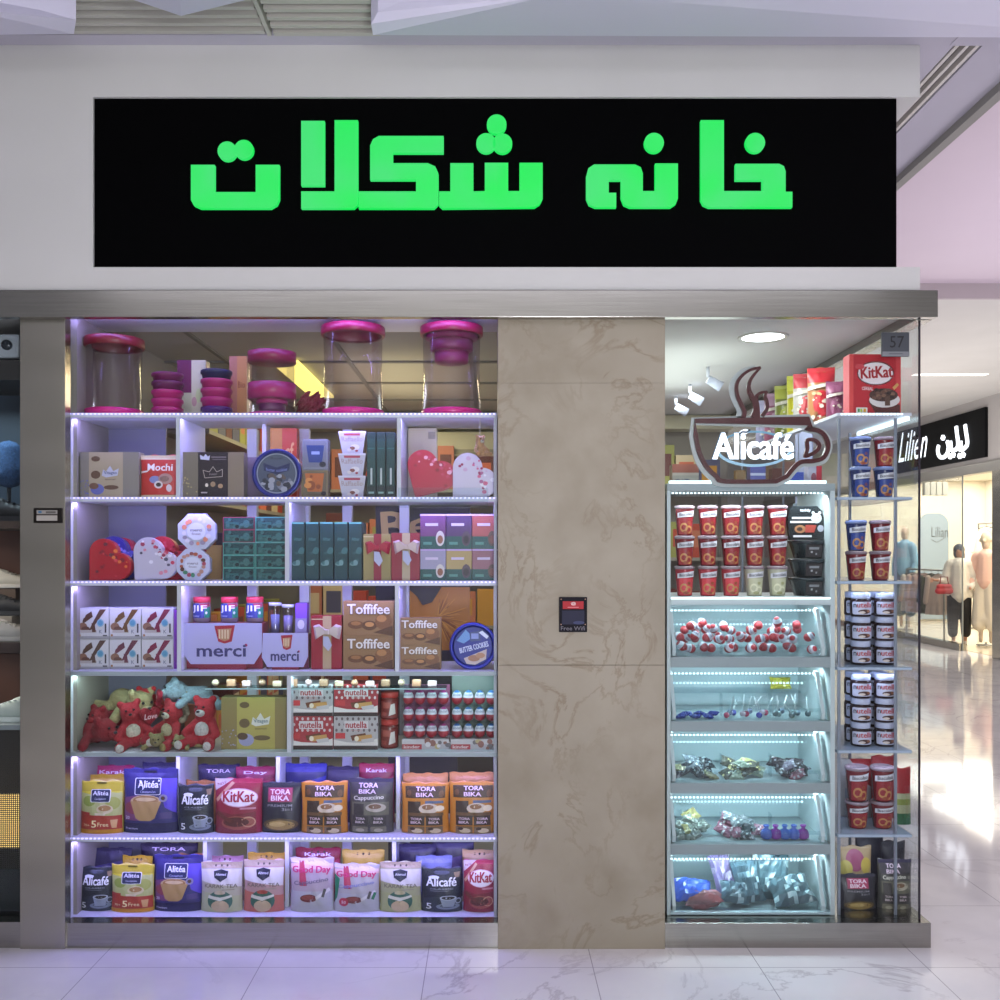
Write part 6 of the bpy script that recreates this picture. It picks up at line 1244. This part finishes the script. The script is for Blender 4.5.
S(box('wall_boutique',10.4,10.5,8.5,17,0,3,M_CRW)); S(box('wall_boutique_end',WX+.05,10.4,16.6,16.7,0,3,M_CRW)); S(box('ceiling_boutique',WX+.1,10.5,8.5,17,2.95,3.05,mat('#d8d2c4',.8))); S(box('floor_boutique',WX+.1,10.5,8.5,17,0,.004,mat('#c8bca8',.15)));S(box('wall_boutique_side',WX+.1,10.5,8.4,8.5,0,3,M_CRW))
area('boutique_lamp',(8.7,12.8,2.93),3,7,420,(1,.94,.82)); 
for k,(x,y) in enumerate(((7.9,13.2),(7.6,11.2),(8.6,14.6))): downlight(x,y,2.94,.16,('round ceiling light in the boutique above the rail','round ceiling light in the boutique nearest the entrance','round ceiling light deep in the boutique')[k],12)
# boutique sign
bs=empty('boutique_sign',(WX,11.4,0)); tag(bs,'black sign with white glowing Lilien lettering above the far boutique','sign')
ya,yb=514/ (1),0
def onwall(px): return (WX*F/(px-490))-D
ya,yb=onwall(988),onwall(897)
zs0,zs1=2.81,3.51
box('panel',-.04,0,ya-11.4,yb-11.4,zs0,zs1,mat('#08090c',.8,spec=.2),bs)
def W(px,py): Y=onwall(px); return (Y-11.4,EYE+(550-py)*(Y+D)/F)
def Zm(x,y): return W(820+x*.19,310+y*.19)
M_WN=mat('#f2f8ff',.4,0,1.6)
def wstroke(pts,w=.045):
    w=w*.72
    P_=[Zm(*p) for p in smoothpts(pts,4)]; bm=bmesh.new(); ribbon(bm,P_,w,0,.03); 
    for v in bm.verts: v.co=Vector((-.045-v.co.y,v.co.x,v.co.z))
    bmo('letter',bm,M_WN,bs)
wstroke([(785,603),(790,640),(797,690),(793,715),(770,735),(752,732)],.07); wstroke([(738,612),(742,650),(748,700),(742,728),(725,738),(705,735)],.07); wstroke([(762,690),(765,735)],.06); wstroke([(708,690),(712,735)],.06); wstroke([(690,690),(697,720),(690,755),(668,777),(648,768),(640,740),(645,712)],.07)
for p in ((668,672),(775,762),(757,768),(722,762),(706,770)):
    c=Zm(*p); bm=bmesh.new(); bmesh.ops.create_cube(bm,size=.06,matrix=Matrix.Translation((-.05,c[0],c[1]))@Matrix.Rotation(.7,4,'X')); bmo('letter_dot',bm,M_WN,bs)
P=Print(1,1,lambda x,z,e:(-.041-e,x,z)); vs,fs=text_geo('Lilien',.0,4); a=Zm(428,850);b_=Zm(570,700); a2=Zm(428,640)
za_,zb_=EYE+(550-463)*(a[0]+11.4+D)/F, EYE+(550-434)*(a[0]+11.4+D)/F
V=[]
for x,y in vs: V.append((-.05,a[0]+(b_[0]-a[0])*x - .18*(y-.5)*0 - .25*y*.6,za_+(zb_-za_)*y))
mk('lettering',V,fs,M_WN,None,bs)
# recessed corridor light
o=box('corridor_light',5.2,6.1,8.14,8.26,3.65,3.656,mat('#fff8ee',.5,0,1.15)); tag(o,'long recessed light glowing in the corridor ceiling above the boutique sign','ceiling light')
for k,(x,y) in enumerate(((5.2,14.5),(5.6,16.5),(6.2,12.0))): downlight(x,y,3.65,.12,('round corridor downlight halfway to the far wall','round corridor downlight nearest the far wall','round corridor downlight nearest the boutique sign')[k],14)
# arch mirror
dd=16.45+D; xm=X(936,16.45); r=empty('arched_mirror',(xm,16.58,0.05)); w=.62
pts=[(-w/2,0),(w/2,0),(w/2,1.75)]+[(w/2-.22+.22*math.cos(t),1.97-.0+.25*math.sin(t)) for t in (0.2,.6,1.0,1.4)]+[(-w/2+.22-.22*math.cos(t),1.97+.25*math.sin(t)) for t in (1.4,1.0,.6,.2)]+[(-w/2,1.75)]
poly_prism('panel',pts,-.03,0,mat('#98a8b4',.25,.0),r); P=Print(w,2.2,lambda x,z,e:(x,-.03-e,z)); P.text('Lilian',.42,.78,.98,.88,'#3c4448',rot=0,bold=0); P.line([(.4,.76),(.6,.73),(.9,.78)],.012,'#3c4448'); P.out('lettering',r); tag(r,'tall grey-blue arched panel with dark script on the boutique end wall','panel')
# clothes rail
def rail(x,y,z,L_,lab):
    r=empty('clothes_rail',(x,y,0)); 
    def tb_(a,b_,rad,nm):
        a=Vector(a);b_=Vector(b_); d=b_-a; bm=bmesh.new(); bmesh.ops.create_cone(bm,cap_ends=True,segments=10,radius1=rad,radius2=rad,depth=d.length,matrix=Matrix.Translation((a+b_)/2)@d.to_track_quat('Z','Y').to_matrix().to_4x4()); bmo(nm,bm,mat('#8c8c88',.3,.7),r)
    tb_((0,-L_/2,z),(0,L_/2,z),.015,'bar')
    for s in (-1,1): tb_((0,s*L_/2,.004),(0,s*L_/2,z),.015,'post'); tb_((-.2,s*L_/2,.02),(.2,s*L_/2,.02),.015,'foot')
    tag(r,lab,'clothes rail'); return r
def garment(x,y,ztop,h,w,c,lab,sl=True,dep=.05):
    r=empty('hanging_garment',(x,y,ztop)); V=[];n=14;m=6;Fc=[]
    for s in (0,1):
        for j in range(m+1):
            v=j/m; ww=w*(.32+.16*v) if j else w*.10
            if j==1: ww=w*.40
            for i in range(n+1):
                u=i/n*2-1; V.append(((1 if s else -1)*(dep/2*(1-u*u*.8)+.012*math.sin(u*14+v*2)*v),u*ww,-.06-v*h))
    o=(n+1)*(m+1)
    for j in range(m):
        for i in range(n):
            a=j*(n+1)+i; Fc.append((a,a+1,a+n+2,a+n+1)); Fc.append((o+a,o+a+n+1,o+a+n+2,o+a+1))
        a=j*(n+1); Fc.append((a,a+n+1,o+a+n+1,o+a)); a+=n; Fc.append((a,o+a,o+a+n+1,a+n+1))
    mk('cloth',V,Fc,mat(c,.8),None,r,None,True)
    if sl:
        for s in (-1,1): blob('sleeve',[((0,s*w*.36,-.12),.045,(0,s*w*.46,-.12-min(h,.5)*.8),.04)],.014,mat(c,.8),r)
    bm=bmesh.new(); ribbon(bm,[(-w*.3,-.09),(0,-.05),(w*.3,-.09)],.012,-.006,.006); ribbon(bm,[(0,-.05),(0,-.02),(.02,0.0),(0,.02),(-.02,.0)],.006,-.003,.003)
    for v in bm.verts: v.co=Vector((v.co.y,v.co.x,v.co.z))
    bmo('hanger',bm,mat('#3c3834',.4),r); tag(r,lab,'garment'); r.rotation_euler=(0,0,1.1); return r
rail(7.3,12.55,1.17,1.4,'low steel clothes rail behind the boutique glass'); 
for k,(y,c,l) in enumerate(((11.6,'#b8a498','beige'),(11.85,'#3c4438','dark green'),(12.1,'#dcb8ac','blush pink'),(12.32,'#e0c4b8','pale pink'),(12.55,'#d8ccc0','ivory'))): garment(7.3,y+.45,1.165,.66,.42,c,'%s garment hanging on the low rail in the boutique'%l)
rail(9.3,13.6,2.0,2.2,'tall clothes rail deeper in the boutique')
for k,(y,c,l) in enumerate(((12.8,'#d8d0bc','cream'),(13.2,'#e6e0d4','white'),(13.6,'#c8d8a8','lime'),(14.0,'#d4c4b0','sand'),(14.4,'#e0dcd0','off-white'))): garment(9.3,y,1.99,.85,.5,c,'%s blouse hanging on the tall rail deep in the boutique'%l)
rail(8.6,11.2,2.0,.9,'tall clothes rail near the boutique entrance')
for k,(y,c,l) in enumerate(((10.95,'#2a2a2c','black'),(11.2,'#3c3c40','charcoal'),(11.45,'#e0d8c8','cream'))): garment(8.6,y,1.99,.9,.5,c,'%s coat hanging near the boutique entrance'%l)
for k,px in enumerate((926,932,938,944)):
    Y=12.6; x=X(px,Y); o=box('track_light',-.045,.045,-.05,.05,0,.22,mat('#b8b8b0',.5),None,.01,(x,Y,2.42)); box('stem',-.008,.008,-.008,.008,.22,.53,mat('#8c8c88',.4),o); tag(o,'white box ceiling spotlight in the boutique, %s of four'%ORD[k],'spotlight','boutique ceiling spotlights')
# person
def person():
    x,y=X(959,11.5),11.5; r=empty('person',(x,y,.005),0); k=1.0
    sk=mat('#b88c74',.55); 
    blob('body',[((0,0,1.49),.085,(0,-.01,1.44),.075),((0,0,1.40),.05,(0,0,1.30),.055),((-.13,0,1.25),.06,(.13,0,1.25),.06),((0,0,1.25),.11,(0,0,.92),.13),((-.08,0,.88),.09,(-.09,0,.47),.06),((.08,0,.88),.09,(.10,.04,.47),.06),((-.09,0,.47),.055,(-.09,.02,.09),.035),((.10,.04,.47),.055,(.11,.08,.09),.035),((-.16,0,1.24),.045,(-.22,-.04,1.0),.038),((-.22,-.04,1.0),.036,(-.36,-.14,1.02),.028),((-.36,-.14,1.02),.024,(-.43,-.17,1.03),.022),((.16,0,1.24),.045,(.22,-.02,.98),.038),((.22,-.02,.98),.036,(.16,-.16,.90),.028),
      ((-.09,.0,.04),.035,(-.10,-.10,.03),.03),((.11,.08,.04),.035,(.10,-.03,.03),.03),((-.03,-.075,1.49),.014,(-.03,-.09,1.475),.012)],.014,sk,r)
    for i in range(5): blob('finger',[((-.44,-.17,1.05-i*.013),.008,(-.485,-.185-.004*i,1.045-i*.014),.006)],.003,sk,r)
    blob('headscarf',[((0,.012,1.50),.098,(0,.02,1.44),.095),((.02,.03,1.42),.08,(.03,.05,1.30),.07),((.03,.06,1.3),.055,(.09,.09,1.0),.03)],.012,noisy('patterned_scarf','#23262e','#6c727c',18,.8),r)
    blob('blouse',[((-.14,0,1.27),.085,(.14,0,1.27),.085),((0,0,1.24),.15,(0,.01,.84),.19),((-.10,.0,.84),.12,(.12,.0,.82),.12),((-.18,0,1.24),.07,(-.24,-.04,1.0),.065),((-.24,-.04,1.0),.06,(-.34,-.12,1.01),.04),((.18,0,1.24),.07,(.25,-.02,.98),.065),((.25,-.02,.98),.06,(.18,-.13,.92),.045)],.015,mat('#e4ded2',.8),r)
    blob('trousers',[((-.08,0,.82),.12,(-.10,0,.5),.10),((-.10,0,.5),.10,(-.10,.02,.20),.085),((.09,0,.82),.12,(.11,.04,.5),.10),((.11,.04,.5),.10,(.12,.08,.20),.085),((-.08,0,.8),.12,(.09,0,.8),.12)],.014,mat('#1c1a1c',.8),r)
    for s,yy in ((-.09,0),(.11,.08)): blob('shoe',[((s,yy+.04,.035),.036,(s-.01,yy-.12,.03),.034)],.010,mat('#c8bcb0',.6),r)
    tag(r,'person in patterned headscarf, loose white blouse and black trousers reaching for the rail','person'); r.rotation_euler=(0,0,-.35); r.scale=(.88,.88,1)
person()
o=empty('handbag',(X(944,11.4),11.4,.80)); blob('body',[((-.09,0,.06),.05,(.09,0,.06),.05),((-.08,0,.13),.04,(.08,0,.13),.04)],.01,mat('#a8343c',.6),o); bm=bmesh.new(); ribbon(bm,[(-.07,.15),(-.05,.28),(.05,.28),(.07,.15)],.012,-.006,.006); bmo('handle',bm,mat('#7c2028',.5),o); tag(o,'red handbag hanging in front of the person in the boutique','handbag')
def mannequin(x,y,top,skirt,hat,lab,h=1.0,legs='#d8ccbc'):
    r=empty('mannequin',(x,y,.02)); sk=mat('#d4c0ac',.4)
    blob('body',[((0,0,1.62),.085,(0,-.01,1.56),.075),((0,0,1.5),.05,(0,0,1.40),.05),((-.14,0,1.36),.06,(.14,0,1.36),.06),((0,0,1.34),.11,(0,0,1.02),.12),((-.08,0,.95),.09,(-.09,0,.5),.06),((.08,0,.95),.09,(.09,0,.5),.06),((-.09,0,.5),.055,(-.09,.0,.07),.035),((.09,0,.5),.055,(.09,0,.07),.035),((-.17,0,1.36),.042,(-.22,0,1.08),.036),((-.22,0,1.08),.034,(-.18,-.10,.86),.026),((.17,0,1.36),.042,(.24,0,1.08),.036),((.24,0,1.08),.034,(.20,-.12,.92),.026)],.015,sk,r)
    blob('top',[((-.15,0,1.38),.085,(.15,0,1.38),.085),((0,0,1.36),.15,(0,0,1.0),.17),((-.19,0,1.36),.075,(-.25,0,1.08),.07),((-.25,0,1.08),.068,(-.21,-.10,.92),.045),((.19,0,1.36),.075,(.27,0,1.08),.07),((.27,0,1.08),.068,(.23,-.12,.95),.045)],.016,mat(top,.8),r)
    blob('skirt',[((-.06,0,.98),.13,(.06,0,.98),.13),((-.08,0,.95),.13,(-.12,0,.35),.14),((.08,0,.95),.13,(.12,0,.35),.14),((-.1,0,.4),.13,(.1,0,.4),.13)],.017,mat(skirt,.85),r)
    if hat: blob('hat',[((0,0,1.66),.10,(0,0,1.70),.08),((-.1,0,1.63),.03,(.1,0,1.63),.03),((0,-.1,1.62),.03,(0,.08,1.63),.03)],.013,mat(hat,.8),r)
    lath('base',[(0,0),(.17,0),(.17,.015),(.02,.02),(.02,.05),(0,.05)],mat('#a8a49c',.3),r,24); tag(r,lab,'mannequin'); return r
m1=mannequin(X(986,11.3),11.3,'#e4bcac','#e4dac8','#d8ccb4','mannequin in cream hat, pink knit top and long cream skirt by the boutique entrance'); m1.rotation_euler=(0,0,-.8); m1.scale=(.82,.82,1)
m2=mannequin(X(905,14.3),14.3,'#8cb4cc','#5c6c7c',None,'mannequin in pale blue shirt and denim behind the corner glass'); m2.rotation_euler=(0,0,-1.0); m2.scale=(.85,.85,1.12)
# ================================================================ LIGHTS
def fixture(x,y,z,sx,sy,power,col,label):
    o=box('lamp_box',-sx/2,sx/2,-sy/2,sy/2,0,.03,mat('#dddddd',.5),None,.004,(x,y,z)); area('hall_area_light',(x,y,z-.006),sx*.96,sy*.96,power,col); tag(o,label,'ceiling light')
o=box('lamp_box',-.55,.55,-.35,.35,0,.03,mat('#dddddd',.5),None,.004,(.6,-4.2,1.95)); o.rotation_euler=(math.radians(86),0,0); area('hall_area_light',(.6,-4.2+.010,1.95-.001),1.0,.8,52,(1.0,1.0,.98),(math.radians(90),0,0)); box('fill_stand',-.02,.02,-1.9,-.36,.03,.05,mat('#888888',.5),o); tag(o,'added square fill lamp on a stand behind the viewer facing the storefront','ceiling light')  # unseen fill lamp and stand, added to brighten the storefront
fixture(4.4,-.5,3.72,1.2,1.2,60,(.95,.9,1.0),'square lamp in the rose corridor ceiling'); fixture(3.4,7,3.62,1.0,1.0,60,(1,.95,.9),'square lamp in the pale corridor ceiling'); fixture(4.4,15,3.62,1.2,1.2,110,(1,.95,.88),'square lamp near the far corridor wall')
area('ceiling_fill',(4.6,2.4,1.2),3,3,72,(.95,.90,1.0),(PI,0,0)); area('ceiling_fill',(5,8,1.6),3,5,80,(1,.95,.93),(PI,0,0)); area('ceiling_fill',(.0,-2.1,3.12),4.5,.12,7,(.90,.89,1.0),(math.radians(120),0,0)); area('panel_fill',(.6,-4.1,.6),.8,.6,62,(.92,.91,1.0),(math.radians(155),0,0)); area('opposite_wall_fill',(-.5,-2.4,3.85),5,.3,200,(1,.99,.95),(math.radians(-62),0,0))  # bodiless fill lights added out of view to brighten ceilings, panels and opposite wall
area('shop_lamp',(-.95,1.6,2.40),.12,1.0,9,(1,.86,.45)); area('shop_lamp',(1.12,.39,2.399),.16,.16,7,(.92,1,.95)); area('shop_lamp',(.9,1.8,2.39),.6,1.2,16,(.93,.98,1.0)); area('shop_lamp',(-.5,2.2,2.39),.4,.4,8,(1,.88,.62))
area('shop_uplight',(.9,1.2,2.15),.5,1.2,4,(.9,1,.95),(PI,0,0)); area('shop_uplight',(-.5,1.6,2.15),.5,1.2,3.2,(1,.86,.55),(PI,0,0))
w=bpy.data.worlds.new('world'); bpy.context.scene.world=w; w.use_nodes=True; w.node_tree.nodes['Background'].inputs[0].default_value=(.62,.62,.70,1); w.node_tree.nodes['Background'].inputs[1].default_value=.35
# ================================================================ CAMERA
cam=bpy.data.cameras.new('camera'); co=bpy.data.objects.new('camera',cam); C.objects.link(co); co.location=(0,-D,EYE); co.rotation_euler=(PI/2,0,0)
cam.sensor_width=36; cam.lens=F/1000*36; cam.shift_x=.01; cam.shift_y=.05; cam.clip_start=.05
sc=bpy.context.scene; sc.camera=co
sc.view_settings.view_transform='Standard'; sc.view_settings.look='None'; sc.view_settings.gamma=1; sc.view_settings.use_curve_mapping=False; sc.view_settings.exposure=0.0
sc.cycles.max_bounces=8; sc.cycles.transparent_max_bounces=16; sc.cycles.caustics_reflective=False; sc.cycles.caustics_refractive=False; sc.cycles.sample_clamp_indirect=4
sc.cycles.use_denoising=True
